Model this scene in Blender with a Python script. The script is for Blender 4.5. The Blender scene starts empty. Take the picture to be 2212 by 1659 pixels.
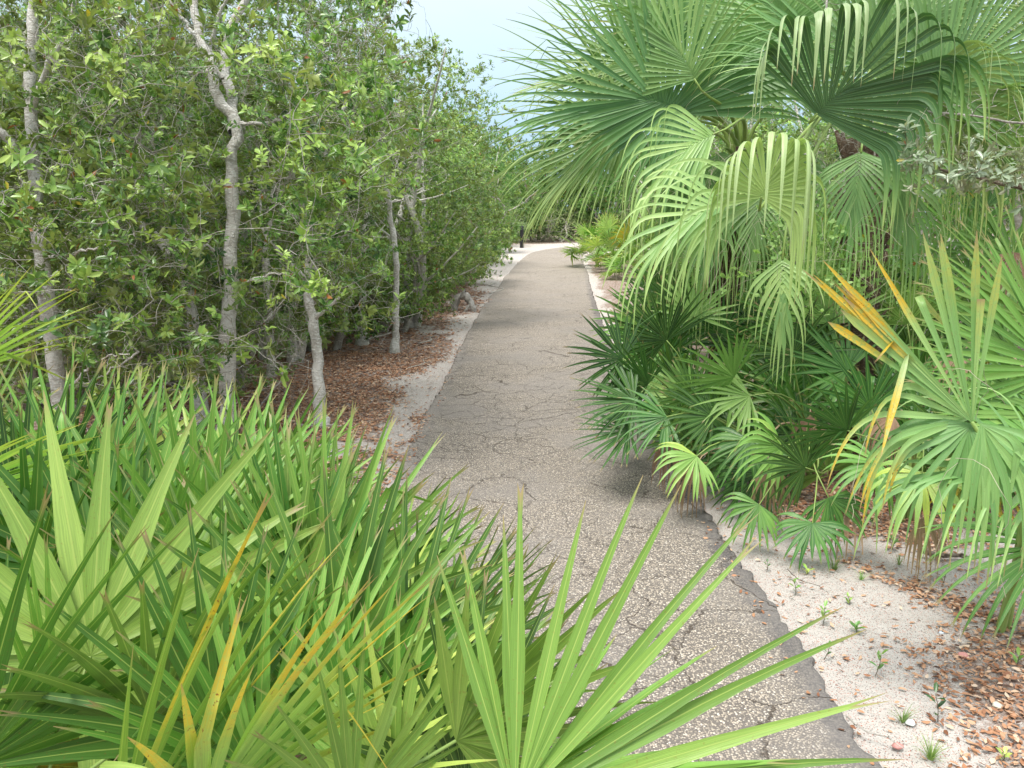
import bpy, math, numpy as np
from mathutils import Vector, noise as mnoise
R = np.random.default_rng(11)
C = bpy.context.scene.collection
PI = math.pi
def A(*v): return np.array(v, float)
def nrm(v): return v / np.maximum(np.linalg.norm(v, axis=-1, keepdims=True), 1e-9)
def sstep(x, a, b):
    t = np.clip((x - a) / (b - a), 0, 1); return t * t * (3 - 2 * t)

# ------------------------------------------------------------------ camera maths (measured from the photograph)
PITCH, EYE, FOC = math.radians(12.6), 1.6, 1671.0
RT, UP, FW = A(1, 0, 0), A(0, math.sin(PITCH), math.cos(PITCH)), A(0, math.cos(PITCH), -math.sin(PITCH))
CAM = A(0, 0, EYE)
def P(px, py, d): return CAM + d * (FW + RT * ((px - 1106) / FOC) + UP * ((829.5 - py) / FOC))
def G(px, py, z=0.0):
    w = FW + RT * ((px - 1106) / FOC) + UP * ((829.5 - py) / FOC)
    return CAM + w * ((z - EYE) / w[2])

# ------------------------------------------------------------------ mesh builder
class MB:
    def __init__(s): s.v = []; s.q = []; s.t = []; s.a = []; s.b = []; s.n = 0
    def add(s, v, q=None, t=None, a=None, b=None):
        v = np.asarray(v, float).reshape(-1, 3)
        s.v.append(v)
        if q is not None and len(q): s.q.append(np.asarray(q, int).reshape(-1, 4) + s.n)
        if t is not None and len(t): s.t.append(np.asarray(t, int).reshape(-1, 3) + s.n)
        z = np.zeros((len(v), 3))
        s.a.append(z if a is None else np.broadcast_to(np.asarray(a, float), (len(v), 3)))
        s.b.append(z if b is None else np.broadcast_to(np.asarray(b, float), (len(v), 3)))
        s.n += len(v)
    def mesh(s, name, mat, origin=None, smooth=True):
        v = np.concatenate(s.v)
        if origin is not None: v = v - np.asarray(origin)
        q = np.concatenate(s.q) if s.q else np.zeros((0, 4), int)
        t = np.concatenate(s.t) if s.t else np.zeros((0, 3), int)
        me = bpy.data.meshes.new(name)
        me.vertices.add(len(v)); me.vertices.foreach_set('co', v.astype(np.float32).ravel())
        lv = np.concatenate([q.ravel(), t.ravel()])
        me.loops.add(len(lv)); me.loops.foreach_set('vertex_index', lv.astype(np.int32))
        ls = np.concatenate([np.arange(len(q)) * 4, len(q) * 4 + np.arange(len(t)) * 3])
        me.polygons.add(len(ls)); me.polygons.foreach_set('loop_start', ls.astype(np.int32))
        me.update(calc_edges=True)
        me.polygons.foreach_set('use_smooth', np.full(len(ls), smooth))
        for nm, arr in (('lf', s.a), ('lg', s.b)):
            at = me.attributes.new(nm, 'FLOAT_VECTOR', 'POINT')
            at.data.foreach_set('vector', np.concatenate(arr).astype(np.float32).ravel())
        me.materials.append(mat)
        return me
    def build(s, name, mat, parent=None, origin=None, smooth=True):
        if parent is not None and origin is None: origin = parent['_o'] if '_o' in parent else None
        o = bpy.data.objects.new(name, s.mesh(name, mat, origin, smooth)); C.objects.link(o)
        if parent is not None: o.parent = parent
        elif origin is not None: o.location = origin
        return o
def tag(o, label=None, cat=None, group=None, kind=None):
    if label: o['label'] = label
    if cat: o['category'] = cat
    if group: o['group'] = group
    if kind: o['kind'] = kind
    return o
ORG = {}
def thing(name, loc, label, cat, group=None):
    o = bpy.data.objects.new(name, None); C.objects.link(o)
    o.empty_display_size = .2; o.location = [float(c) for c in loc]
    ORG[o.name] = np.array(loc, float)
    return tag(o, label, cat, group)
def part(mb, name, mat, root, parent=None, smooth=True):
    """mesh under root (or under parent, a part of root); vertices given in world space"""
    o = bpy.data.objects.new(name, mb.mesh(name, mat, ORG[root.name], smooth)); C.objects.link(o)
    o.parent = parent if parent is not None else root
    return o
def single(mb, name, mat, origin, label, cat, group=None, smooth=True):
    o = bpy.data.objects.new(name, mb.mesh(name, mat, origin, smooth)); C.objects.link(o)
    o.location = [float(c) for c in origin]
    return tag(o, label, cat, group)
def copy_tree(o, parent=None):
    c = o.copy(); C.objects.link(c)
    if parent is not None: c.parent = parent
    for ch in list(o.children): copy_tree(ch, c)
    return c

def catmull(pts, n):
    p = np.asarray(pts, float); m = len(p)
    if m < 3: return np.array([p[0] + (p[-1] - p[0]) * t for t in np.linspace(0, 1, n)])
    e = np.vstack([2 * p[0] - p[1], p, 2 * p[-1] - p[-2]])
    out = []
    for u in np.linspace(0, m - 1, n):
        i = min(int(u), m - 2); t = u - i
        a, b, c, d = e[i], e[i + 1], e[i + 2], e[i + 3]
        out.append(.5 * (2 * b + (c - a) * t + (2 * a - 5 * b + 4 * c - d) * t * t + (3 * b - a - 3 * c + d) * t ** 3))
    return np.array(out)
def tube(mb, pts, rad, sides=6, a=(0, 0, 0), b=(0, 0, 0), cap=True, rn=0.0):
    p = np.asarray(pts, float); n = len(p)
    rad = np.broadcast_to(np.asarray(rad, float), (n,))
    d = nrm(np.gradient(p, axis=0))
    ref = A(0, 0, 1) if abs(d[0][2]) < .8 else A(1, 0, 0)
    s = np.cross(d, ref); s = nrm(s)
    for i in range(1, n):
        if np.dot(s[i], s[i - 1]) < 0: s[i] *= -1
    u = np.cross(s, d)
    th = np.arange(sides) / sides * 2 * PI
    rr = rad[:, None] * np.ones((1, sides))
    if rn: rr = rr * (1 + rn * R.normal(size=rr.shape))
    v = p[:, None] + rr[..., None] * (np.cos(th)[None, :, None] * s[:, None] + np.sin(th)[None, :, None] * u[:, None])
    i = np.arange(n - 1)[:, None] * sides; j = np.arange(sides)[None]; k = (j + 1) % sides
    q = np.stack([i + j, i + k, i + sides + k, i + sides + j], -1).reshape(-1, 4)
    v = v.reshape(-1, 3); t = []
    if cap:
        v = np.vstack([v, p[-1] + d[-1] * rad[-1] * .3])
        t = [[(n - 1) * sides + a_, (n - 1) * sides + (a_ + 1) % sides, n * sides] for a_ in range(sides)]
    mb.add(v, q, t, a, b)
def bez(p0, p1, p2, p3, n):
    t = np.linspace(0, 1, n)[:, None]
    return (1 - t) ** 3 * p0 + 3 * t * (1 - t) ** 2 * p1 + 3 * t * t * (1 - t) * p2 + t ** 3 * p3

# ------------------------------------------------------------------ materials
class NT:
    def __init__(s, name):
        s.m = bpy.data.materials.new(name); s.m.use_nodes = True; s.t = s.m.node_tree; s.t.nodes.clear()
        s.out = s.n('ShaderNodeOutputMaterial')
    def n(s, ty, **k):
        x = s.t.nodes.new(ty)
        for a, b in k.items():
            if a.startswith('i_'): x.inputs[int(a[2:])].default_value = b
            elif a.startswith('I_'): x.inputs[a[2:].replace('_', ' ')].default_value = b
            else: setattr(x, a, b)
        return x
    def l(s, a, b): s.t.links.new(a, b)
    def setin(s, sock, v):
        if isinstance(v, bpy.types.NodeSocket): s.l(v, sock)
        else: sock.default_value = v
    def math(s, op, a, b=0.0, c=None, clamp=False):
        x = s.n('ShaderNodeMath', operation=op, use_clamp=clamp)
        s.setin(x.inputs[0], a); s.setin(x.inputs[1], b)
        if c is not None: s.setin(x.inputs[2], c)
        return x.outputs[0]
    def mr(s, v, a, b, c=0.0, d=1.0, smooth=True):
        x = s.n('ShaderNodeMapRange', interpolation_type='SMOOTHSTEP' if smooth else 'LINEAR')
        s.setin(x.inputs[0], v)
        for i, k in enumerate((a, b, c, d)): x.inputs[i + 1].default_value = k
        return x.outputs[0]
    def mix(s, f, a, b, mode='MIX'):
        x = s.n('ShaderNodeMix', data_type='RGBA', blend_type=mode)
        s.setin(x.inputs[0], f)
        s.setin(x.inputs[6], a if isinstance(a, bpy.types.NodeSocket) else (*a, 1))
        s.setin(x.inputs[7], b if isinstance(b, bpy.types.NodeSocket) else (*b, 1))
        return x.outputs[2]
    def ramp(s, f, stops, interp='LINEAR'):
        x = s.n('ShaderNodeValToRGB'); cr = x.color_ramp; cr.interpolation = interp
        while len(cr.elements) < len(stops): cr.elements.new(.5)
        for e, (p, c) in zip(cr.elements, stops): e.position = p; e.color = (*c, 1)
        s.setin(x.inputs[0], f); return x.outputs[0]
    def attr(s, nm):
        x = s.n('ShaderNodeAttribute', attribute_name=nm); y = s.n('ShaderNodeSeparateXYZ'); s.l(x.outputs['Vector'], y.inputs[0]); return y.outputs
    def noise(s, scale, detail=3, rough=.55, vec=None, dist=0.0):
        x = s.n('ShaderNodeTexNoise'); x.inputs['Scale'].default_value = scale; x.inputs['Detail'].default_value = detail
        x.inputs['Roughness'].default_value = rough; x.inputs['Distortion'].default_value = dist
        s.l(vec if vec is not None else s.pos(), x.inputs['Vector']); return x.outputs[0]
    def vor(s, scale, feat='F1', vec=None, out=0, rnd=1.0):
        x = s.n('ShaderNodeTexVoronoi', feature=feat); x.inputs['Scale'].default_value = scale
        x.inputs['Randomness'].default_value = rnd
        s.l(vec if vec is not None else s.pos(), x.inputs['Vector']); return x.outputs[out]
    def pos(s):
        if not hasattr(s, '_p'): s._p = s.n('ShaderNodeNewGeometry')
        return s._p.outputs['Position']
    def obj(s):
        if not hasattr(s, '_o'): s._o = s.n('ShaderNodeTexCoord')
        return s._o.outputs['Object']
    def bump(s, h, st, dist):
        x = s.n('ShaderNodeBump'); x.inputs['Strength'].default_value = st; x.inputs['Distance'].default_value = dist
        s.l(h, x.inputs['Height']); return x.outputs[0]
    def pbr(s, col, rough=.6, normal=None, spec=.5, metal=0.0):
        x = s.n('ShaderNodeBsdfPrincipled')
        s.setin(x.inputs['Base Color'], col if isinstance(col, bpy.types.NodeSocket) else (*col, 1))
        s.setin(x.inputs['Roughness'], rough); x.inputs['Specular IOR Level'].default_value = spec; x.inputs['Metallic'].default_value = metal
        if normal is not None: s.l(normal, x.inputs['Normal'])
        return x
    def done(s, sh): s.l(sh, s.out.inputs[0]); return s.m

def leaf_mat(name, stops, under=None, under_f=.6, rib=None, rough=.4, tr=.3, trc=1.5, spec=.4, fan=False):
    k = NT(name); u, v, t = k.attr('lf'); y, dd, r2 = k.attr('lg')
    col = k.ramp(t, stops)
    oi = k.n('ShaderNodeObjectInfo').outputs['Random']
    hs = k.n('ShaderNodeHueSaturation'); k.setin(hs.inputs['Hue'], k.mr(oi, 0, 1, .485, .515, False)); k.setin(hs.inputs['Value'], k.mr(oi, 0, 1, .85, 1.15, False))
    k.l(col, hs.inputs['Color']); col = hs.outputs[0]
    if under is not None:
        bf = k.n('ShaderNodeNewGeometry').outputs['Backfacing']
        col = k.mix(k.math('MULTIPLY', bf, under_f), col, under)
    bmp = None
    if fan:
        # fine lengthwise veins, mottling, pale midrib
        sx = k.n('ShaderNodeCombineXYZ'); k.l(k.math('MULTIPLY', u, 3.0), sx.inputs[0]); k.l(k.math('MULTIPLY', v, .8), sx.inputs[1]); k.l(r2, sx.inputs[2])
        vn = k.noise(5.0, 2, .6, sx.outputs[0])
        col = k.mix(k.mr(vn, .35, .7), k.mix(1.0, col, (.72, .74, .74), 'MULTIPLY'), col)
        bmp = k.bump(vn, .25, .004)
    # rusty speckles, then yellowing and dead tips where the frond carries them
    yn = k.noise(55.0, 3, .7)
    ym = k.math('MULTIPLY', y, k.mr(yn, .35, .55, .35, 1.0))
    col = k.mix(ym, col, (.62, .40, .035) if fan else (.55, .42, .04))
    if fan:
        spk = k.math('MULTIPLY', k.mr(k.noise(160.0, 2, .7), .62, .70), k.mr(y, .05, .6, .28, .9))
        col = k.mix(spk, col, (.22, .07, .02))
    if rib is not None:
        au = k.math('ABSOLUTE', u)
        col = k.mix(k.mr(au, .03, .11, .7, 0.0), col, rib)
    col = k.mix(dd, col, (.33, .22, .12) if fan else (.30, .10, .035))
    p = k.pbr(col, rough, bmp, spec)
    tl = k.n('ShaderNodeBsdfTranslucent'); k.l(k.mix(1.0, col, (trc * .98, trc * 1.08, trc * .62), 'MULTIPLY'), tl.inputs[0])
    mx = k.n('ShaderNodeMixShader', i_0=tr); k.l(p.outputs[0], mx.inputs[1]); k.l(tl.outputs[0], mx.inputs[2])
    return k.done(mx.outputs[0])

M = {}
M['palmetto'] = leaf_mat('palmetto_leaf', [(0, (.024, .080, .016)), (.35, (.085, .20, .030)), (.62, (.215, .385, .068)), (.82, (.38, .56, .13)), (1, (.58, .67, .15))],
                         rib=(.38, .48, .12), rough=.33, tr=.22, spec=.38, fan=True)
M['palmetto_cool'] = leaf_mat('palmetto_leaf_cool', [(0, (.014, .055, .014)), (.35, (.060, .165, .028)), (.65, (.185, .355, .070)), (.85, (.33, .54, .14)), (1, (.50, .65, .12))],
                         rib=(.24, .38, .10), rough=.33, tr=.20, spec=.38, fan=True)
M['sabal'] = leaf_mat('cabbage_palm_leaf', [(0, (.018, .058, .018)), (.4, (.080, .185, .055)), (.7, (.205, .36, .11)), (1, (.46, .59, .20))],
                         under=(.46, .58, .28), under_f=.75, rib=(.20, .32, .11), rough=.36, tr=.20, spec=.45, fan=True)
G1 = [(0, (.022, .062, .020)), (.35, (.072, .170, .040)), (.65, (.185, .345, .070)), (.88, (.38, .54, .13)), (1, (.52, .62, .14))]
M['oak'] = leaf_mat('glossy_scrub_leaf', G1, under=(.20, .20, .085), under_f=.55, rough=.31, tr=.24, trc=1.6, spec=.5)
M['oak_grey'] = leaf_mat('grey_scrub_leaf', [(0, (.045, .105, .035)), (.5, (.155, .27, .075)), (1, (.40, .50, .20))], under=(.26, .31, .18), under_f=.5, rough=.36, tr=.28, spec=.45)
M['juniper'] = leaf_mat('feathery_leaf', [(0, (.035, .085, .030)), (.6, (.11, .21, .055)), (1, (.25, .38, .10))], rough=.6, tr=.35, spec=.2)
M['bright'] = leaf_mat('bright_shrub_leaf', [(0, (.07, .145, .05)), (.6, (.18, .30, .10)), (1, (.36, .47, .17))], rough=.5, tr=.38, spec=.25)
def litter_mat():
    k = NT('fallen_leaf'); u, v, t = k.attr('lf')
    col = k.ramp(t, [(0, (.08, .04, .025)), (.22, (.20, .085, .045)), (.5, (.35, .17, .09)), (.75, (.47, .28, .17)), (1, (.60, .46, .34))])
    return k.done(k.pbr(col, .6, spec=.3).outputs[0])
M['litter'] = litter_mat()
M['silver'] = leaf_mat('silvery_leaf', [(0, (.08, .14, .07)), (.6, (.17, .25, .14)), (1, (.33, .41, .28))], under=(.40, .36, .26), under_f=.5, rough=.3, tr=.2, spec=.6)
def bark_mat(name, c1, c2, c3, sc=1.0):
    k = NT(name); n1 = k.noise(9 * sc, 5, .65); n2 = k.noise(38 * sc, 4, .7); st = k.n('ShaderNodeMapping'); st.inputs['Scale'].default_value = (1, 1, 3.2); k.l(k.pos(), st.inputs[0])
    n3 = k.noise(26 * sc, 4, .7, st.outputs[0])
    col = k.mix(k.mr(n1, .38, .62), c1, c2)
    col = k.mix(k.mr(n3, .50, .64), col, c3)
    col = k.mix(k.mr(n2, .62, .74), col, (.05, .04, .03))
    h = k.math('ADD', n3, n2)
    return k.done(k.pbr(col, .85, k.bump(h, 1.0, .02), spec=.2).outputs[0])
M['bark'] = bark_mat('pale_lichen_bark', (.77, .745, .69), (.52, .49, .44), (.82, .81, .77))
M['twig'] = bark_mat('grey_twig_bark', (.50, .47, .42), (.33, .30, .26), (.60, .58, .53))
M['bark_dark'] = bark_mat('weathered_brown_bark', (.20, .16, .12), (.12, .09, .065), (.28, .25, .20))
M['driftwood'] = bark_mat('weathered_grey_wood', (.58, .55, .52), (.40, .37, .34), (.70, .67, .64), 2.5)
def stalk_mat(name, c1, c2):
    k = NT(name); n = k.noise(14, 3); return k.done(k.pbr(k.mix(n, c1, c2), .45, spec=.4).outputs[0])
M['dryfan'] = leaf_mat('dry_frond', [(0, (.28, .17, .10)), (1, (.45, .32, .20))], rough=.6, tr=.2, fan=True)
M['petiole'] = stalk_mat('green_leaf_stalk', (.16, .30, .07), (.30, .36, .10))
M['deadstalk'] = stalk_mat('dry_brown_stalk', (.30, .20, .12), (.42, .31, .20))
M['thread'] = stalk_mat('pale_leaf_fibre', (.34, .33, .22), (.44, .40, .28))
M['fibre'] = bark_mat('brown_trunk_fibre', (.19, .125, .085), (.11, .075, .05), (.30, .24, .18), 1.6)

# ------------------------------------------------------------------ leaves, twigs, fans
TA = (np.array([(0, 0, 0), (.32, .40, .05), (.32, 0, -.02), (.32, -.40, .05), (.70, .46, .03), (.70, 0, -.05), (.70, -.46, .03), (1, 0, -.12)], float),
      [(1, 2, 5, 4), (2, 3, 6, 5)], [(0, 2, 1), (0, 3, 2), (4, 5, 7), (5, 6, 7)])
TB = (np.array([(0, 0, 0), (.55, .5, .06), (1, 0, -.08), (.55, -.5, .06)], float), [], [(0, 2, 1), (0, 3, 2)])
def leaves(mb, p, d, nn, L, W, tint, tmpl=TA, b=None):
    p, d, nn = np.asarray(p), nrm(np.asarray(d)), np.asarray(nn)
    n = len(p); L = np.broadcast_to(L, (n,)); W = np.broadcast_to(W, (n,)); tint = np.broadcast_to(tint, (n,))
    nn = nrm(nn - (nn * d).sum(1, keepdims=True) * d); s = np.cross(nn, d)
    T, q, t = tmpl; m = len(T)
    v = p[:, None] + d[:, None] * (T[None, :, 0, None] * L[:, None, None]) + s[:, None] * (T[None, :, 1, None] * W[:, None, None]) + nn[:, None] * (T[None, :, 2, None] * L[:, None, None])
    off = (np.arange(n) * m)[:, None, None]
    a = np.zeros((n, m, 3)); a[..., 0] = T[None, :, 1] * 2; a[..., 1] = T[None, :, 0]; a[..., 2] = tint[:, None]
    bb = None
    if b is not None:
        bb = np.repeat(np.asarray(b, float)[:, None], m, 1).reshape(-1, 3)
    mb.add(v.reshape(-1, 3), (np.array(q)[None] + off).reshape(-1, 4) if len(q) else None, (np.array(t)[None] + off).reshape(-1, 3) if len(t) else None, a.reshape(-1, 3), bb)
def rand_dir(n):
    return nrm(R.normal(size=(n, 3)))
def rosettes(mb, tips, axes, k=8, L=.055, W=.021, tmpl=TA, tint=None, spread=(35, 85), dead=.006, yel=.004):
    tips = np.asarray(tips); n = len(tips); axes = nrm(np.asarray(axes) + A(0, 0, .45) + .25 * R.normal(size=(n, 3)))
    kk = np.repeat(np.arange(n), k); ax = axes[kk]
    rd = rand_dir(len(kk)); rd = nrm(rd - (rd * ax).sum(1, keepdims=True) * ax)
    a = np.radians(R.uniform(*spread, len(kk)))[:, None]
    d = np.cos(a) * ax + np.sin(a) * rd
    p = tips[kk] - ax * R.uniform(0, .9 * L, (len(kk), 1))
    base = R.normal(.45, .17, n) if tint is None else np.asarray(tint)
    t = base[kk] + R.normal(0, .10, len(kk)) + .22 * np.cos(a[:, 0])
    t = np.clip(t, 0, .88)
    sz = R.uniform(.65, 1.15, len(kk)) * (R.uniform(.8, 1.2, n)[kk])
    b = np.zeros((len(kk), 3)); b[:, 1] = (R.random(len(kk)) < dead) * .9; b[:, 0] = (R.random(len(kk)) < yel) * .9; b[:, 2] = R.random(len(kk))
    leaves(mb, p, d, ax, L * sz, W * sz, t, tmpl, b)
def grow(mb, tips, nodes, rads, rmax=.010, r_tip=.0014, sag=.12, sides=4, bend=.14):
    """connect every tip to the nearest part of the branch skeleton; returns end directions"""
    cap = len(nodes) + 5 * len(tips)
    N = np.zeros((cap, 3)); N[:len(nodes)] = nodes; Q = np.zeros(cap); Q[:len(nodes)] = rads; m = len(nodes)
    d0 = np.array([np.min(((np.asarray(nodes) - t) ** 2).sum(1)) for t in tips]); order = np.argsort(d0)
    dirs = np.zeros((len(tips), 3))
    for i in order:
        t = tips[i]
        df = t - N[:m]; D = (df ** 2).sum(1) * (1 + .8 * (df[:, 2] < 0)); j = int(np.argmin(D)); p0 = N[j]; L = math.sqrt(max(D[j], 1e-6))
        mid = (p0 + t) / 2 + R.normal(size=3) * L * bend + A(0, 0, sag * L * .5)
        r0 = min(Q[j] * .7, .0016 + .010 * L, rmax); r0 = max(r0, r_tip)
        w = np.linspace(0, 1, 5)[:, None]
        c = (1 - w) ** 2 * p0 + 2 * w * (1 - w) * mid + w * w * t + R.normal(size=(5, 3)) * L * .022 * np.array([0, 1, 1, 1, 0])[:, None]
        rr = r0 + (r_tip - r0) * w[:, 0]
        tube(mb, c, rr, sides, cap=False)
        N[m:m + 4] = c[1:]; Q[m:m + 4] = rr[1:]; m += 4
        dirs[i] = nrm(c[4] - c[3])
    return dirs

def fan(mb, hub, ax, nz, Rl=.45, n=22, span=230, joined=.28, wf=1.0, droop=.15, dstart=.3, dwid=.5, costa=0.0, cbend=0.0, K=9, fold=.30,
        tint=.45, tj=.06, yellow=0.0, ystart=.6, yseg=None, dead=.05, lenfall=.25, cup=.12, twist=.25, jit=.035, drooprand=.4, bifid=.5, gap=0.0, endbias=None, lmul=None, thin=None, fwd=0.0, vtint=0.0, kink=.07):
    hub, ax = np.asarray(hub, float), nrm(np.asarray(ax, float)); nz = np.asarray(nz, float); nz = nrm(nz - np.dot(nz, ax) * ax)
    s0 = np.cross(ax, nz)
    th = np.radians(np.linspace(-span / 2, span / 2, n)); dth = abs(th[1] - th[0])
    th = th + R.normal(0, dth * .08, n)
    # costa (curved continuation of the stalk inside the blade)
    m = 8; cp = [hub.copy()]; cd = [ax.copy()]
    for i in range(m):
        d = nrm(cd[-1] + A(0, 0, -1) * cbend / m * (.5 + i / m)); cp.append(cp[-1] + d * costa / m); cd.append(d)
    cp, cd = np.array(cp), np.array(cd)
    f = np.clip(1 - np.abs(th) / (math.radians(span) / 2), 0, 1) ** 1.5
    fi = f * m; i0 = np.minimum(fi.astype(int), m - 1); fr = (fi - i0)[:, None]
    o = cp[i0] * (1 - fr) + cp[i0 + 1] * fr; dax = nrm(cd[i0] * (1 - fr) + cd[i0 + 1] * fr)
    nrmv = nrm(np.cross(s0[None], dax)); 
    d = nrm(np.cos(th)[:, None] * dax + np.sin(th)[:, None] * s0 + cup * nrmv * (np.abs(np.sin(th / 2))[:, None] - .3) + R.normal(0, jit, (n, 3)))
    side = nrm(np.cross(nrmv, d))
    L = Rl * (1 - lenfall * (np.abs(th) / (math.radians(span) / 2)) ** 2) * R.uniform(.93, 1.05, n)
    if lmul is not None: L = L * lmul(th)
    rj = joined * Rl * np.ones(n) * R.uniform(.9, 1.15, n)
    vv = np.concatenate([[0.0], np.linspace(.08, 1, K)]); p = o.copy(); pts = [p.copy()]; sds = [side.copy()]; ds_ = [d.copy()]
    G_ = droop * (1 + drooprand * R.normal(size=n)); G_ = np.maximum(G_, .55 * droop)
    tw = R.normal(0, twist, n)
    kn = np.where(R.random(n) < kink, R.integers(int(K * .55), K, n), 999); kr = R.normal(size=(n, 3)); L = np.where(R.random(n) < kink * .6, L * R.uniform(.6, .85, n), L)
    for k in range(1, len(vv)):
        ds = (vv[k] - vv[k - 1])
        g = G_ * sstep(vv[k], dstart, dstart + dwid) * 2.2
        d = nrm(d + (A(0, 0, -1)[None] + fwd * nrmv * (1 - sstep(-d[:, 2:3], .1, .8))) * (g * ds)[:, None] * 3)
        kk_ = kn == k
        if kk_.any(): d[kk_] = nrm(d[kk_] + A(0, 0, -1) * 1.1 + kr[kk_] * .5)
        p = p + d * (L * ds)[:, None]
        side = nrm(side - (side * d).sum(1, keepdims=True) * d)
        nn = np.cross(side, d); a = (tw * ds * (vv[k] > joined))[:, None]
        side = nrm(side * np.cos(a) + nn * np.sin(a))
        pts.append(p.copy()); sds.append(side.copy()); ds_.append(d.copy())
    pts, sds, ds_ = np.array(pts), np.array(sds), np.array(ds_)   # (K+1, n, 3)
    r = vv[:, None] * L[None]
    wj = .5 * dth * rj * wf + .0
    inside = r < rj
    t = np.clip((r - rj) / (L - rj), 0, 1)
    outw = wj * (1 + .25 * np.sin(np.clip(t * 2.2, 0, 1) * PI)) * (1 - t ** 1.7) ** .9 + .0004 if thin is None else (.5 * dth * rj) * (thin + (1 - thin) * np.clip(1 - t * 5, 0, 1)) * (1 - t) ** .85 + .0006
    w = np.where(inside, .5 * dth * r * (wf if thin is None else 1.12) * (1.0 - gap) + .0008 + costa / n * (2.4 if n > 40 else .9) * np.exp(-r / (.12 * Rl)), outw if thin is not None else wj * (1 + .25 * np.sin(np.clip(t * 2.2, 0, 1) * PI)) * (1 - t ** 1.7) ** .9 + .0004)
    nn = nrm(np.cross(sds, ds_))
    ridge = nn * (w * fold)[..., None]
    lft, rgt, mid = pts - sds * w[..., None], pts + sds * w[..., None], pts + ridge
    if bifid:
        bi = R.random(n) < bifid
        back = (L * R.uniform(.03, .10, n))[:, None] * ds_[-1]
        mid[-1][bi] -= back[bi]
        lft[-1][bi] -= (sds[-1] * (.010 * L)[:, None])[bi]; rgt[-1][bi] += (sds[-1] * (.010 * L)[:, None])[bi]
    V = np.stack([lft, mid, rgt], 2)                               # K+1, n, 3, 3
    kk = len(vv); idx = np.arange(kk * n * 3).reshape(kk, n, 3)
    q = np.concatenate([np.stack([idx[:-1, :, c], idx[1:, :, c], idx[1:, :, c + 1], idx[:-1, :, c + 1]], -1).reshape(-1, 4) for c in (0, 1)])
    a = np.zeros((kk, n, 3, 3)); a[..., 0] = A(-1, 0, 1); a[..., 1] = vv[:, None, None]
    ts = tint + R.normal(0, tj, n); a[..., 2] = np.clip(ts[None] + vtint * sstep(vv[:, None], joined, 1.0), 0, 1)[..., None]  # vtint paints the sky's sheen on the loose straps as a paler tint
    b = np.zeros((kk, n, 3, 3))
    ya = (np.ones(n) if yseg is None else np.array([yseg(i, n) for i in range(n)], float)) * yellow * R.uniform(.6, 1.2, n)
    b[..., 0] = np.clip(sstep(vv[:, None], ystart - .15, ystart + .2) * ya[None], 0, 1)[..., None]
    dl = R.uniform(.0, dead, n) + .005
    b[..., 1] = (sstep(vv[:, None], 1 - dl - .03, 1 - dl + .02) * (vv[:, None] > .9) * .9)[..., None]
    b[..., 2] = R.random(n)[None, :, None] * 30
    mb.add(V.reshape(-1, 3), q, None, a.reshape(-1, 3), b.reshape(-1, 3))
    return pts, cp

def frame(px, py, d, ang, tilt=0, roll=0):
    h = P(px, py, d); a = math.radians(ang); t = math.radians(tilt)
    view = nrm(CAM - h)
    ax = nrm((RT * math.cos(a) + UP * math.sin(a)) * math.cos(t) + view * math.sin(t))
    nz = nrm(view - np.dot(view, ax) * ax); s = np.cross(ax, nz); rr = math.radians(roll)
    return h, ax, nz * math.cos(rr) + s * math.sin(rr)

class Palm:
    """one plant: every frond is a part (blade) with its stalk as a sub-part"""
    def __init__(s, base, label, cat='palmetto', name='saw_palmetto', group=None, mat='palmetto'):
        s.base = np.array(base, float); s.root = thing(name, s.base, label, cat, group); s.mat = mat
    def frond(s, hub, ax, nz, pr=.006, kick=.45, mat=None, stalk=True, label=None, smat='petiole', extra=(), **k):
        mb = MB(); fan(mb, hub, ax, nz, **k)
        for (px, py, d, ang, tl, ro, kw) in extra:
            k2 = dict(k); k2.update(kw); h2, a2, n2 = frame(px, py, d, ang, tl, ro); fan(mb, h2, a2, n2, **k2)
        o = part(mb, 'frond', M[mat or s.mat], s.root)
        if label: o['label'] = label
        if stalk:
            L = np.linalg.norm(hub - s.base); axn = nrm(np.asarray(ax))
            c = bez(s.base + R.normal(0, .03, 3) * A(1, 1, 0), s.base + A(0, 0, kick * L), hub - axn * L * .3, hub, 9)
            m2 = MB(); tube(m2, c, np.linspace(pr * 1.5, pr * .45, 9), 6); part(m2, 'stalk', M[smat], s.root, o)
        return o

# ------------------------------------------------------------------ setting: ground, path
LY = A(-3, 0, 4.3, 7, 10.3, 13.4, 17.9, 24.3, 29.5, 33.5, 36); LX = A(-.72, -.70, -.69, -.64, -.60, -.49, -.28, .13, .45, .95, 1.9)
RY = A(-3, 0, 4.2, 7, 11.6, 16.8, 20.6, 28, 33, 36); RX = A(1.12, 1.13, 1.06, 1.12, 1.36, 1.80, 2.15, 2.55, 3.4, 5.2)
cl_pts = catmull([( .2, -3, 0), (.2, 0, 0), (.19, 4.2, 0), (.24, 7, 0), (.37, 11, 0), (.62, 15.5, 0), (.95, 20.6, 0), (1.32, 26, 0), (1.85, 31, 0), (3.2, 35, 0), (6, 37.6, 0), (11, 39, 0), (18, 39, 0)], 1500)
cl_w = np.interp(cl_pts[:, 1], [0, 4.2, 12, 17, 21, 30, 36], [.915, .88, .96, 1.0, 1.05, 1.03, 1.05])
cl_t = nrm(np.gradient(cl_pts, axis=0)); cl_n = np.stack([cl_t[:, 1], -cl_t[:, 0], 0 * cl_t[:, 0]], 1)     # to the right
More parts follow.
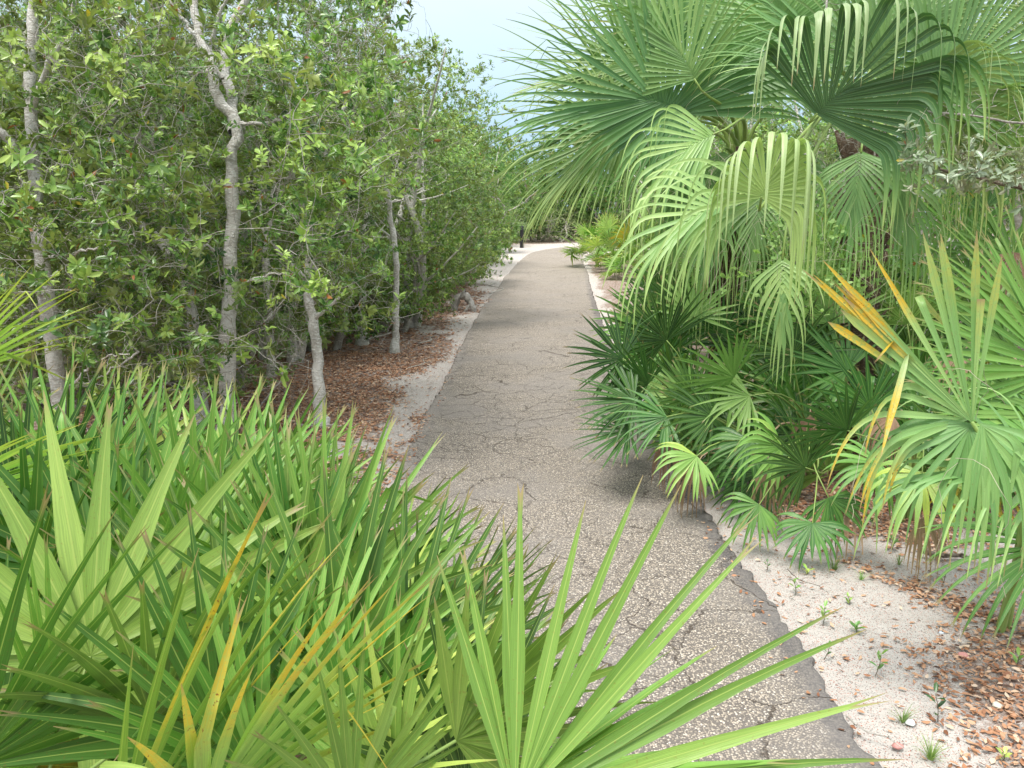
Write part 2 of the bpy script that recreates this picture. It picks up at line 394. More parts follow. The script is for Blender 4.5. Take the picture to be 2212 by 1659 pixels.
def path_dist(x, y):
    """signed distance outside the path edge and the side (-1 left, +1 right)"""
    x, y = np.asarray(x, float).ravel(), np.asarray(y, float).ravel()
    D = np.empty_like(x); S = np.empty_like(x); sub = slice(None, None, 6)
    c = cl_pts[sub]; n_ = cl_n[sub]; w_ = cl_w[sub]
    for a in range(0, len(x), 20000):
        dx = x[a:a + 20000, None] - c[None, :, 0]; dy = y[a:a + 20000, None] - c[None, :, 1]
        j = (dx * dx + dy * dy).argmin(1); i = np.arange(len(j))
        la = dx[i, j] * n_[j, 0] + dy[i, j] * n_[j, 1]
        far = np.hypot(dx[i, j], dy[i, j])
        D[a:a + 20000] = np.where(np.abs(far - np.abs(la)) > .5, far, np.abs(la)) - w_[j]; S[a:a + 20000] = np.sign(la)
    return D, S
def vnoise(x, y, sc, seed=0):
    """cheap smooth value noise, vectorised"""
    x = np.asarray(x) * sc + 37.7 * seed + 1000; y = np.asarray(y) * sc + 91.3 * seed + 1000
    xi, yi = np.floor(x).astype(np.int64), np.floor(y).astype(np.int64); fx, fy = x - xi, y - yi
    fx, fy = fx * fx * (3 - 2 * fx), fy * fy * (3 - 2 * fy)
    def h(a, b):
        n = (a * 374761393 + b * 668265263 + seed * 1442695) & 0x7fffffff
        n = ((n ^ (n >> 13)) * 1274126177) & 0x7fffffff
        return ((n ^ (n >> 16)) & 0xffff) / 65535.0
    return (h(xi, yi) * (1 - fx) + h(xi + 1, yi) * fx) * (1 - fy) + (h(xi, yi + 1) * (1 - fx) + h(xi + 1, yi + 1) * fx) * fy
def litter(x, y):
    D, S = path_dist(x, y); x, y = np.ravel(x), np.ravel(y)
    nz = (vnoise(x, y, 1.6, 1) * .42 + vnoise(x, y, 4.1, 2) * .30 + vnoise(x, y, 11, 3) * .28)
    # left: leaves nearly everywhere, bare sand in patches beside the path, wider far away
    thr = np.interp(y, [3, 5, 6.0, 7, 10, 11.5, 13, 16, 18, 24, 34], [.0, -.02, .05, .20, .21, .24, .15, .24, .6, .85, 1.2])
    thr = np.where(y < 15, thr * (.15 + 1.7 * vnoise(x, y, .9, 14)), thr)
    left = sstep(D + (nz - .5) * .95, thr - .14, thr + .20)
    patch = sstep(vnoise(x, y, 2.6, 9) * .75 + vnoise(x, y, 9, 10) * .25, .66, .78) * sstep(y, 4.4, 4.8) * sstep(D, .9, .6)
    left = left * (1 - .8 * patch)
    # right: clean sand first, leaves in drifts and under the plants
    under = sstep(y + (nz - .5) * 1.3, 3.35 + .0 * x, 3.75) * sstep(D, .05, .5)
    corner = sstep((2.42 + (x - 1.35) * .80) - y + (nz - .5) * .9, -.25, .45) * sstep(D, .10, .50)
    drift = sstep(.17 - np.abs((y - 3.05) * .72 + (x - 1.85) * 1.0) + (nz - .5) * .5, -.06, .20) * sstep(x, 1.25, 1.5)
    right = np.maximum(np.maximum(under, corner), drift)
    left = np.where(y > 30, left * sstep(D, 2.0, 4.0), left)
    right = np.where(y > 7, sstep(D + (nz - .5) * .5, .0, .25), right)
    right = np.where(y > 30, right * sstep(D, 2, 4), right)
    return np.where(S < 0, left, right), D, S
def ground_h(x, y, lit=None, D=None):
    n = (vnoise(x, y, .7, 4) - .5) * .05 + (vnoise(x, y, 3.1, 5) - .5) * .030 + (vnoise(x, y, 9.0, 6) - .5) * .016
    if D is None: D, _ = path_dist(x, y)
    return np.where(D < 0, -.06, -.030 + n * sstep(D, -.02, .5) + .012 * sstep(D, .0, .4))
gx = np.unique(np.round(np.concatenate([-np.geomspace(5, 400, 24), np.arange(-5, 5.01, .05), np.geomspace(5, 400, 24)]), 3))
gy = np.unique(np.round(np.concatenate([-np.geomspace(1.2, 60, 8), np.arange(-1, 9.0, .05), np.arange(9, 20, .15), np.arange(20, 45, .5), np.geomspace(45, 500, 20)]), 3))
X, Y = np.meshgrid(gx, gy); lit, D, S = litter(X, Y); Z = ground_h(X.ravel(), Y.ravel(), None, D)
nx, ny = len(gx), len(gy); idx = np.arange(nx * ny).reshape(ny, nx)
gm = MB(); gm.add(np.stack([X.ravel(), Y.ravel(), Z], 1), np.stack([idx[:-1, :-1], idx[:-1, 1:], idx[1:, 1:], idx[1:, :-1]], -1).reshape(-1, 4), None,
                  np.stack([lit, D, S], 1))
def ground_mat():
    k = NT('sandy_ground'); li, dd, ss = k.attr('lf')
    fine = k.noise(260, 2, .8); mid = k.noise(7, 4, .6); grain = k.vor(330, 'F1', out=1)
    sand = k.mix(mid, (.45, .415, .38), (.62, .585, .545))
    sx = k.n('ShaderNodeSeparateColor'); k.l(grain, sx.inputs[0])
    sand = k.mix(k.mr(sx.outputs[0], .90, .93), sand, (.16, .13, .12)); sand = k.mix(k.mr(sx.outputs[1], .93, .95), sand, (.42, .17, .12))
    sand = k.mix(k.mr(fine, .58, .70, 0, .45), sand, (.38, .32, .28))
    soil = k.mix(k.mr(k.noise(45, 4, .7), .3, .7), (.13, .08, .06), (.29, .185, .135)); soil = k.mix(k.mr(k.noise(120, 3), .5, .7, 0, .6), soil, (.40, .26, .18))
    e = k.math('ADD', li, k.math('MULTIPLY', k.math('SUBTRACT', k.noise(22, 5, .75), .5), 1.9))
    col = k.mix(k.mr(e, .55, 1.25), sand, soil)
    hb = k.math('ADD', k.math('MULTIPLY', k.noise(45, 4, .75), 1.0), k.math('MULTIPLY', fine, .35))
    return k.done(k.pbr(col, .95, k.bump(hb, .8, .02), spec=.15).outputs[0])
ground = gm.build('ground', ground_mat()); tag(ground, 'pale sand ground strewn with brown fallen leaves beside the path', None, None, 'structure')

def path_mat():
    k = NT('aggregate_asphalt'); ed, vv, sg = k.attr('lf')
    P_ = k.pos()
    ns = k.n('ShaderNodeTexNoise', noise_dimensions='3D'); ns.inputs['Scale'].default_value = 60; k.l(P_, ns.inputs['Vector'])
    off = k.n('ShaderNodeVectorMath', operation='MULTIPLY_ADD'); k.l(ns.outputs['Color'], off.inputs[0]); off.inputs[1].default_value = (.004,) * 3; k.l(P_, off.inputs[2])
    cell = k.n('ShaderNodeTexVoronoi', feature='F1'); cell.inputs['Scale'].default_value = 135; k.l(off.outputs[0], cell.inputs['Vector'])
    sc = k.n('ShaderNodeSeparateColor'); k.l(cell.outputs['Color'], sc.inputs[0])
    worn = k.noise(1.1, 4, .6); fr = k.noise(6, 4, .65)
    stone = k.ramp(sc.outputs[0], [(0, (.20, .175, .15)), (.30, (.30, .26, .215)), (.6, (.40, .34, .275)), (.86, (.50, .43, .35)), (1, (.70, .64, .56))])
    tar = k.mix(fr, (.11, .098, .088), (.19, .168, .148))
    in_ = k.mr(cell.outputs['Distance'], .42, .66, 1, 0)
    has = k.math('GREATER_THAN', k.math('ADD', sc.outputs[1], k.math('MULTIPLY', k.math('SUBTRACT', worn, .5), 1.1)), .06)
    # the rim of the slab has lost (or never had) its stone: bare dark asphalt
    en = k.math('ADD', ed, k.math('MULTIPLY', k.math('SUBTRACT', k.noise(7, 5, .7), .5), .20))
    wr = k.math('MULTIPLY', k.mr(sg, -.2, .2, .55, 1), 1.0)
    rim = k.math('MULTIPLY', k.mr(en, .05, .13, 1, 0), wr)
    st = k.math('MULTIPLY', k.math('MULTIPLY', in_, has), k.math('SUBTRACT', 1.0, k.math('MULTIPLY', rim, .80), clamp=True))
    tar = k.mix(rim, tar, (.042, .042, .048)); 
    col = k.mix(st, tar, stone)
    # sand and dust blown over the rim
    ds_ = k.math('MULTIPLY', k.mr(k.math('ADD', ed, k.math('MULTIPLY', k.noise(7, 5, .7), -.30)), -.13, -.02, 1, 0), k.math('MULTIPLY', k.mr(sg, -.2, .2, 1, .25), k.mr(k.noise(60, 3, .8), .40, .62)))
    col = k.mix(k.math('MULTIPLY', ds_, .75), col, (.46, .41, .36))
    # far stretch is lighter and tanner, grey tracks along it
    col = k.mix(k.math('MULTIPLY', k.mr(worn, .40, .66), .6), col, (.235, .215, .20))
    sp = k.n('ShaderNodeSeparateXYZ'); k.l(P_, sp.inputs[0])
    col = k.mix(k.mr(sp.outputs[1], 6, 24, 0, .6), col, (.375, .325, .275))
    # crack network
    def cracks(scale, amp, w, lo, hi, seed):
        nn = k.n('ShaderNodeTexNoise'); nn.inputs['Scale'].default_value = scale * 2.2; nn.inputs['Detail'].default_value = 5; nn.inputs['Roughness'].default_value = .62
        mp = k.n('ShaderNodeMapping'); mp.inputs['Location'].default_value = (seed, seed * 2, 0); k.l(P_, mp.inputs[0]); k.l(mp.outputs[0], nn.inputs['Vector'])
        o = k.n('ShaderNodeVectorMath', operation='MULTIPLY_ADD'); k.l(nn.outputs['Color'], o.inputs[0]); o.inputs[1].default_value = (amp, amp, 0); k.l(mp.outputs[0], o.inputs[2])
        fl = k.n('ShaderNodeVectorMath', operation='MULTIPLY'); k.l(o.outputs[0], fl.inputs[0]); fl.inputs[1].default_value = (1, 1.35, 0)
        v = k.vor(scale, 'DISTANCE_TO_EDGE', fl.outputs[0])
        msk = k.mr(k.noise(.9, 3, .5, mp.outputs[0]), lo, hi)
        return k.math('MULTIPLY', k.mr(v, w * .35, w, 1, 0), msk)
    c = k.math('MAXIMUM', cracks(1.7, .30, .008, .36, .50, 3.1), k.math('MULTIPLY', cracks(4.0, .14, .013, .44, .56, 8.3), .75))
    cw = k.mr(k.noise(14, 3, .6), .30, .55, .25, 1); c = k.math('MULTIPLY', c, cw)
    col = k.mix(k.math('MULTIPLY', c, .85), col, (.075, .058, .046))
    h = k.math('SUBTRACT', k.math('MULTIPLY', st, .35), k.math('MULTIPLY', c, 1.6))
    h = k.math('ADD', h, k.math('MULTIPLY', k.noise(140, 3, .7), .3))
    return k.done(k.pbr(col, .9, k.bump(h, .75, .010), spec=.22).outputs[0])
pm = MB(); st = []
cum = np.concatenate([[0], np.cumsum(np.linalg.norm(np.diff(cl_pts, axis=0), axis=1))])
ss = np.concatenate([np.arange(1.5, 13, .022), np.arange(13, 24, .12), np.arange(24, cum[-1] - 1, .5)])
cc = np.stack([np.interp(ss, cum, cl_pts[:, i]) for i in range(3)], 1); nn_ = nrm(np.stack([np.interp(ss, cum, cl_n[:, i]) for i in range(3)], 1)); ww = np.interp(ss, cum, cl_w)
fr_ = np.concatenate([[-1, -1, -.995, -.97, -.93], np.linspace(-.87, .87, 13), [.93, .97, .995, 1, 1]])
jl = (vnoise(ss, ss * 0, 14, 21) - .5) * .035 + (vnoise(ss, ss * 0, 45, 22) - .5) * .016 + (vnoise(ss, ss * 0, 2.0, 23) - .5) * .05
jr = (vnoise(ss, ss * 0, 14, 24) - .5) * .030 + (vnoise(ss, ss * 0, 30, 25) - .5) * .045 + (vnoise(ss, ss * 0, 2.0, 26) - .5) * .035
nf = len(fr_); V = np.zeros((len(ss), nf, 3)); At = np.zeros((len(ss), nf, 3))
for i, f in enumerate(fr_):
    j = jl if f < 0 else jr
    V[:, i] = cc + nn_ * (f * (ww + j * abs(f) ** 4))[:, None]
    V[:, i, 2] = (-.07 if i in (0, nf - 1) else (-.008 if abs(f) == 1 else 0)) + (vnoise(V[:, i, 0], V[:, i, 1], 1.2, 30) - .5) * .008
    At[:, i, 0] = (1 - abs(f)) * ww; At[:, i, 2] = np.sign(f)
ix = np.arange(len(ss) * nf).reshape(len(ss), nf)
pm.add(V.reshape(-1, 3), np.stack([ix[:-1, :-1], ix[:-1, 1:], ix[1:, 1:], ix[1:, :-1]], -1).reshape(-1, 4), None, At.reshape(-1, 3))
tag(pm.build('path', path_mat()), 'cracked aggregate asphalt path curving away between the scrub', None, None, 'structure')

# fallen leaves (nobody could count them)
def scatter_litter(name, x0, x1, y0, y1, n, size, label, only=0, thin=.02, tmpl=TA):
    x = R.uniform(x0, x1, n); y = y0 + (y1 - y0) * R.random(n) ** 1.0
    l, D, S = litter(x, y)
    keep = (D > -.04) & (R.random(n) < np.maximum(l ** 1.3, thin)) & ((S == only) if only else True)
    keep |= (D <= -.04) & (D > -.5) & (R.random(n) < .010 + .05 * (D > -.10)) & (y < 9)
    x, y, D = x[keep], y[keep], D[keep]; m = len(x)
    z = np.where(D < 0, .004, ground_h(x, y, None, D) + .004 + R.uniform(0, .012, m))
    az = R.uniform(0, 2 * PI, m); d = np.stack([np.cos(az), np.sin(az), R.normal(0, .12, m)], 1)
    nn = nrm(np.stack([R.normal(0, .35, m), R.normal(0, .35, m), np.ones(m) * np.where(R.random(m) < .7, 1, -1)], 1))
    sz = size * R.uniform(.55, 1.25, m)
    t = np.clip(R.normal(.60, .23, m), 0, 1)
    mb = MB(); leaves(mb, np.stack([x, y, z], 1), d, nn, sz, sz * R.uniform(.38, .52, m), t, tmpl)
    o = mb.build(name, M['litter']); tag(o, label, 'fallen leaves', None, 'stuff')
scatter_litter('leaf_litter', -3.6, -.6, 3.2, 9.0, 46000, .033, 'brown fallen leaves thick under the pale trunks left of the path', -1, .06)
scatter_litter('leaf_litter', -4.0, .2, 9.0, 20.0, 26000, .050, 'distant brown fallen leaves left of the path bend', -1, tmpl=TB)
scatter_litter('leaf_litter', .95, 3.6, 1.2, 5.2, 42000, .027, 'brown and orange fallen leaves on the sand right of the path', 1, .05)

# ------------------------------------------------------------------ world, sun, camera
w = bpy.data.worlds.new('World'); C_ = bpy.context.scene; C_.world = w; w.use_nodes = True; t = w.node_tree; t.nodes.clear()
wo = t.nodes.new('ShaderNodeOutputWorld'); bg = t.nodes.new('ShaderNodeBackground'); sky = t.nodes.new('ShaderNodeTexSky')
sky.sky_type = 'NISHITA'; sky.sun_disc = False; SE, SR = math.radians(66), math.radians(215)
sky.sun_elevation = SE; sky.sun_rotation = SR; sky.air_density = 1.0; sky.dust_density = 2.0; sky.ozone_density = 1.0
tc = t.nodes.new('ShaderNodeTexCoord'); mp = t.nodes.new('ShaderNodeMapping'); mp.inputs['Scale'].default_value = (1, 1, 3.2)
nz = t.nodes.new('ShaderNodeTexNoise'); nz.inputs['Scale'].default_value = 1.4; nz.inputs['Detail'].default_value = 5; nz.inputs['Roughness'].default_value = .5
t.links.new(tc.outputs['Generated'], mp.inputs[0]); t.links.new(mp.outputs[0], nz.inputs['Vector'])
cr = t.nodes.new('ShaderNodeValToRGB'); cr.color_ramp.elements[0].position = .3; cr.color_ramp.elements[0].color = (.80, .80, .80, 1); cr.color_ramp.elements[1].position = .7; cr.color_ramp.elements[1].color = (1, 1, 1, 1)
t.links.new(nz.outputs[0], cr.inputs[0])
sz = t.nodes.new('ShaderNodeSeparateXYZ'); t.links.new(tc.outputs['Generated'], sz.inputs[0])
er = t.nodes.new('ShaderNodeValToRGB'); e = er.color_ramp
e.elements[0].position = 0.0; e.elements[0].color = (2.6, 3.8, 5.1, 1); e.elements[1].position = .5; e.elements[1].color = (9.4, 9.8, 10.0, 1)
x = e.elements.new(.10); x.color = (3.1, 4.4, 5.6, 1); x = e.elements.new(.2); x.color = (4.3, 5.3, 5.8, 1)
t.links.new(sz.outputs[2], er.inputs[0])
m1 = t.nodes.new('ShaderNodeMix'); m1.data_type = 'RGBA'; m1.blend_type = 'MULTIPLY'; m1.inputs[0].default_value = 1; t.links.new(er.outputs[0], m1.inputs[6]); t.links.new(cr.outputs[0], m1.inputs[7])
m2 = t.nodes.new('ShaderNodeMix'); m2.data_type = 'RGBA'; m2.inputs[0].default_value = .85; t.links.new(sky.outputs[0], m2.inputs[6]); t.links.new(m1.outputs[2], m2.inputs[7])
t.links.new(m2.outputs[2], bg.inputs[0]); bg.inputs[1].default_value = .066; t.links.new(bg.outputs[0], wo.inputs[0])
sl = bpy.data.lights.new('sun', 'SUN'); sl.energy = 1.5; sl.angle = math.radians(18); sl.color = (1, .96, .90)
so = bpy.data.objects.new('sun', sl); C.objects.link(so)
sd = Vector((math.sin(SR) * math.cos(SE), math.cos(SR) * math.cos(SE), math.sin(SE)))     # towards the sun
so.rotation_euler = (sd).to_track_quat('Z', 'Y').to_euler(); so.location = (0, 0, 20)
cd = bpy.data.cameras.new('camera'); co = bpy.data.objects.new('camera', cd); C.objects.link(co); C_.camera = co
cd.sensor_fit = 'HORIZONTAL'; cd.sensor_width = 36; cd.lens = 36 * FOC / 2212; cd.clip_end = 2000; cd.clip_start = .02
co.location = CAM; co.rotation_euler = (math.radians(90) - PITCH, 0, 0)
vs = C_.view_settings; vs.view_transform = 'Standard'; vs.look = 'None'; vs.exposure = 1.66; vs.gamma = 1
C_.cycles.max_bounces = 7; C_.cycles.diffuse_bounces = 3; C_.cycles.transmission_bounces = 4; C_.cycles.use_denoising = True

# ------------------------------------------------------------------ near scrub trees on the left
def trunk_nodes(pts, r0, r1, n):
    c = catmull(pts, n); c[1:-1] += R.normal(0, .006, (n - 2, 3)); return c, np.linspace(r0, r1, n) * (1 + .06 * R.normal(size=n))
TREES = {
 # name: (label, [(trunk points px,py,depth,radius)...], [limbs...])
 'a': ('pale spotted trunk rising at the far left edge behind the palmetto leaves',
       [(140, 1010, 5.0), (128, 860, 4.95), (100, 640, 4.85), (82, 470, 4.8), (72, 340, 4.8), (66, 150, 4.8), (76, -20, 4.8), (90, -220, 4.85)], .062, .030,
       [([(74, 352, 4.8), (45, 335, 4.7), (5, 290, 4.6), (-90, 220, 4.5)], .038, .018), ([(70, 240, 4.8), (110, 130, 4.6), (160, 20, 4.5), (190, -120, 4.4)], .018, .008),
        ([(90, 560, 4.85), (170, 545, 4.5), (260, 520, 4.3)], .010, .004), ([(100, 640, 4.9), (30, 630, 4.3), (-30, 640, 4.0)], .010, .004), ([(130, 860, 4.95), (210, 780, 4.6), (280, 765, 4.4)], .008, .003)]),
 'b': ('forked pale grey trunk, the tallest of the left thicket, crooked at its fork',
       [(482, 975, 5.4), (490, 880, 5.4), (492, 760, 5.4), (498, 600, 5.35), (502, 480, 5.35), (500, 360, 5.3), (512, 268, 5.3), (470, 215, 5.25), (458, 145, 5.2), (430, 80, 5.2), (415, -10, 5.2), (400, -150, 5.2)], .066, .026,
       [([(505, 285, 5.3), (500, 215, 5.45), (480, 130, 5.5), (500, 60, 5.5), (545, -40, 5.5), (560, -160, 5.5)], .040, .020), ([(480, 170, 5.3), (455, 110, 5.3), (470, 40, 5.2), (500, -30, 5.1)], .020, .008),
        ([(460, 150, 5.2), (400, 160, 5.3), (350, 175, 5.5), (320, 240, 5.7), (290, 320, 5.9)], .020, .010), ([(512, 268, 5.3), (600, 260, 5.2), (690, 200, 5.2)], .014, .005),
        ([(500, 560, 5.4), (420, 520, 5.1), (330, 520, 4.9)], .010, .004), ([(495, 640, 5.4), (560, 600, 5.1), (640, 590, 5.0)], .012, .004), ([(440, 100, 5.2), (380, 20, 5.1), (330, -60, 5.1)], .014, .006)]),
 'c': ('short pale trunk standing in leaf litter nearest the path',
       [(692, 922, 5.9), (690, 860, 5.9), (684, 760, 5.9), (676, 690, 5.9), (664, 620, 5.9), (668, 520, 5.95), (680, 400, 6.0), (720, 300, 6.0), (760, 180, 6.0)], .058, .016,
       [([(676, 690, 5.9), (715, 660, 5.8), (760, 610, 5.8)], .018, .006), ([(664, 610, 5.9), (620, 560, 5.8), (570, 500, 5.8), (560, 420, 5.8)], .02, .007), ([(672, 480, 5.95), (740, 430, 6.1), (830, 400, 6.4)], .012, .005)]),
 'd': ('slim leaning pale trunk between the left edge trunk and the forked one',
       [(430, 850, 6.0), (418, 720, 6.1), (395, 590, 6.2), (345, 520, 6.3), (290, 470, 6.4), (230, 400, 6.5), (200, 280, 6.5), (150, 120, 6.5), (130, -60, 6.5)], .055, .020,
       [([(290, 470, 6.4), (330, 380, 6.2), (350, 260, 6.1), (330, 120, 6.0)], .02, .007), ([(200, 280, 6.5), (260, 150, 6.4), (290, 0, 6.3)], .02, .007)]),
 'e': ('thin bent whitish trunk beyond the short pale trunk, above the green bushes',
       [(852, 757, 9.1), (855, 680, 9.1), (856, 560, 9.0), (843, 470, 8.95), (838, 415, 8.9), (815, 340, 8.9), (800, 200, 8.9), (790, 60, 8.9)], .050, .015,
       [([(838, 415, 8.9), (870, 350, 8.8), (880, 280, 8.8)], .018, .007), ([(850, 520, 9), (800, 470, 8.8), (770, 420, 8.7)], .012, .005)]),
 'f': ('thin grey stem behind the short pale trunk, half hidden by leaves',
       [(585, 790, 7.6), (582, 700, 7.6), (575, 560, 7.6), (590, 420, 7.6), (630, 290, 7.6), (660, 120, 7.6), (670, -60, 7.6)], .045, .015,
       [([(590, 420, 7.6), (640, 360, 7.4), (655, 260, 7.3)], .016, .006)]),
 'g': ('thin straight trunk beside the bent whitish one, left of it',
       [(780, 700, 9.6), (784, 560, 9.6), (795, 440, 9.6), (800, 330, 9.6), (770, 180, 9.6), (740, 30, 9.6)], .055, .018,
       [([(795, 400, 9.6), (750, 300, 9.4), (720, 200, 9.4)], .018, .007)]),
}
# the volume the foliage of these trees fills, sampled as twig ends in world space
def leafzone(n, x0, x1, y0, y1, z0, z1):
    return np.stack([R.uniform(x0, x1, n), R.uniform(y0, y1, n), R.uniform(z0, z1, n)], 1)
def to_px(p):
    q = p - CAM; d = q @ FW; return 1106 + FOC * (q @ RT) / d, 829.5 - FOC * (q @ UP) / d, d
def near_tips():
    # clumps, so that light and dark masses and gaps form
    cl = np.vstack([leafzone(2300, -4.6, -.55, 3.5, 9.6, .25, 4.3), leafzone(900, -3.6, -.7, 4.3, 6.6, .3, 2.6)])
    u, v, d = to_px(cl)
    low = np.interp(u, [-100, 100, 300, 480, 560, 640, 720, 780, 850, 900], [930, 900, 880, 860, 800, 700, 745, 720, 700, 600])
    right = np.interp(v, [-300, 0, 100, 200, 300, 400, 500, 600, 700], [830, 850, 830, 850, 880, 870, 830, 850, 880])
    keep = (v < low) & (u < right) & (u > -150) & (v > -300)
    # clearing at the darker, twiggy window between the trunks
    hole = (np.hypot((u - 330) / 130, (v - 290) / 70) < 1) | (np.hypot((u - 250) / 190, (v - 640) / 50) < 1) & (d < 5.2)
    keep &= ~hole | (R.random(len(u)) < .12)
    cl = cl[keep]
    u, v, d = to_px(cl); ok = np.ones(len(cl), bool)
    for kx, (lab, tr, r0, r1, limbs) in TREES.items():
        segs = [tr] + [l[0] for l in limbs[:1]]
        for tq in segs:
            q = catmull(tq, 60); dd = np.hypot(u[:, None] - q[None, :, 0], v[:, None] - q[None, :, 1]); j = dd.argmin(1)
            qy = q[j, 1]; lim = {'a': np.where((qy > 370) & (qy < 470), 0, 58), 'b': np.where((qy > 560) & (qy < 800), 0, 62), 'c': np.where(qy > 660, 60, 0), 'd': np.where((qy > 440) & (qy < 570), 45, 0)}.get(kx, np.where(qy > 400, 45, 0))
            ok &= ~((dd.min(1) < lim) & (d < q[j, 2] + .1)) | (R.random(len(cl)) < .14)
    cl = cl[ok]
    # thinner under 1 m except at the left
    cl = cl[(cl[:, 2] > 1.0) | (R.random(len(cl)) < .55)]
    k = R.integers(5, 11, len(cl)); ii = np.repeat(np.arange(len(cl)), k)
    return cl[ii] + R.normal(0, 1, (len(ii), 3)) * A(.13, .13, .075), ii, len(cl)
tips, clump, ncl = near_tips()
keys = list(TREES); skel = {}; allN = []; own = []
for kx, (lab, tr, r0, r1, limbs) in TREES.items():
    tp = [P(*q) for q in tr]; tp[0][2] = -.05
    c, rr = trunk_nodes(tp, r0 * .88, r1 * .85, 46); rr[:5] *= A(1.75, 1.42, 1.2, 1.1, 1.04); L = [(c, rr)]
    for lp, a, b in limbs:
        L.append(trunk_nodes([P(*q) for q in lp], a, b, 20))
    skel[kx] = L
    for c, rr in L: allN.append(c); own += [keys.index(kx)] * len(c)
allN = np.concatenate(allN); own = np.array(own)
cm = np.array([tips[clump == i].mean(0) if (clump == i).any() else A(0, 0, 0) for i in range(ncl)])
near = np.array([own[np.argmin(((allN - c) ** 2).sum(1) + .0 * own)] for c in cm])
ctint = R.normal(.54, .17, ncl)
for ki, kx in enumerate(keys):
    lab, tr, r0, r1, limbs = TREES[kx]
    root = thing('scrub_tree', skel[kx][0][0][0], lab, 'tree')
    mb = MB(); c, rr = skel[kx][0]; tube(mb, c, rr, 12, rn=.04); trunk = part(mb, 'trunk', M['bark'], root)
    for c, rr in skel[kx][1:]:
        mb = MB(); tube(mb, c, rr, 8, rn=.04); part(mb, 'limb', M['bark'], root)
    sel = near[clump] == ki; T = tips[sel]
    if not len(T): continue
    N = np.concatenate([c for c, _ in skel[kx]]); Q = np.concatenate([r_ for _, r_ in skel[kx]])
    far = ki >= 4
    mb = MB(); dirs = grow(mb, T, N, Q)
    bare = R.random(len(T)) < .34
    T2 = T[bare][:, None] + R.normal(0, .15, (bare.sum(), 3, 3)); D2 = grow(mb, T2.reshape(-1, 3), T[bare], np.full(bare.sum(), .003), sides=3, sag=0)
    part(mb, 'twigs', M['twig'], root)
    mb = MB(); lv = ~bare
    d = np.linalg.norm(T[lv] - CAM, axis=1)
    rosettes(mb, T[lv], dirs[lv], 9, .060 if ki == 0 else .054, .023 if ki == 0 else .021, TA, ctint[clump[sel]][lv] + R.normal(0, .05, lv.sum()))
    back = T[lv] - dirs[lv] * .05
    rosettes(mb, back, dirs[lv], 5, .052, .020, TA, ctint[clump[sel]][lv] - .05)
    part(mb, 'foliage', M['oak'], root)

# ------------------------------------------------------------------ shrubs and trees further off: a few kinds, each grown in full, then copied
def shrub_proto(name, h, rx, nclump, per, k, L, W, mat, bark, zlow=.12, rosette_tint=.45, tmpl=TB, sig=.16, seedlimbs=6, top=1.0, clumpsd=.13, dense=0.5, spread=(35, 85), single_trunk=False):
    root = thing(name, (0, 0, 0), None, None)
    mb = MB(); N = []; Q = []
    nst = 1 if single_trunk else 4
    for s in range(nst):
        a = R.uniform(0, 2 * PI); b = A(math.cos(a), math.sin(a), 0) * (0 if single_trunk else rx * .16)
        tp = [b, b * 2 + A(0, 0, h * .25) + R.normal(0, .05, 3), b * 3 + A(*(R.normal(0, rx * .2, 2)), h * .55), b * 3 + A(*(R.normal(0, rx * .3, 2)), h * .85)]
        c, rr = trunk_nodes(tp, .030 + .008 * h, .008, 16); tube(mb, c, rr, 6); N.append(c); Q.append(rr)
        for j in range(seedlimbs // nst + 1):
            i = R.integers(3, 13); aa = R.uniform(0, 2 * PI); e = c[i] + A(math.cos(aa), math.sin(aa), R.uniform(.2, .9)) * rx * R.uniform(.4, .75)
            c2, r2 = trunk_nodes([c[i], (c[i] + e) / 2 + A(0, 0, -.05), e], .018, .005, 8); tube(mb, c2, r2, 5); N.append(c2); Q.append(r2)
    part(mb, 'stems' if not single_trunk else 'trunk', M[bark], root)
    # clump centres mostly near the outside of an egg
    u = rand_dir(nclump); r = R.uniform(dense, 1.0, nclump) ** .6
    lump = 1 + .16 * np.sin(u[:, 0] * 5 + 1) * np.cos(u[:, 1] * 4 + h) + .10 * np.sin(u[:, 2] * 9)
    cl = u * (r * lump)[:, None] * A(rx, rx, h * (1 - zlow) / 2 * top) + A(0, 0, h * (zlow + 1) / 2)
    cl = cl[cl[:, 2] > .12]
    k_ = R.integers(max(per - 3, 2), per + 4, len(cl)); ii = np.repeat(np.arange(len(cl)), k_)
    T = cl[ii] + R.normal(0, 1, (len(ii), 3)) * A(clumpsd, clumpsd, clumpsd * .55); T = T[T[:, 2] > .05]; ii = ii[:len(T)]
    mb = MB(); nb = R.random(len(T)) < .5
    dirs = nrm(T - A(0, 0, h * .4) + R.normal(0, .2, T.shape))
    dirs[nb] = grow(mb, T[nb], np.concatenate(N), np.concatenate(Q), sides=3)
    part(mb, 'twigs', M['twig'], root)
    mb = MB(); ct = R.normal(rosette_tint, .12, len(cl))
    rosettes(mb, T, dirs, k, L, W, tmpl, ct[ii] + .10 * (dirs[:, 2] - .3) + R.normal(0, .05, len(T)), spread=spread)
    part(mb, 'foliage', M[mat], root)
    return root
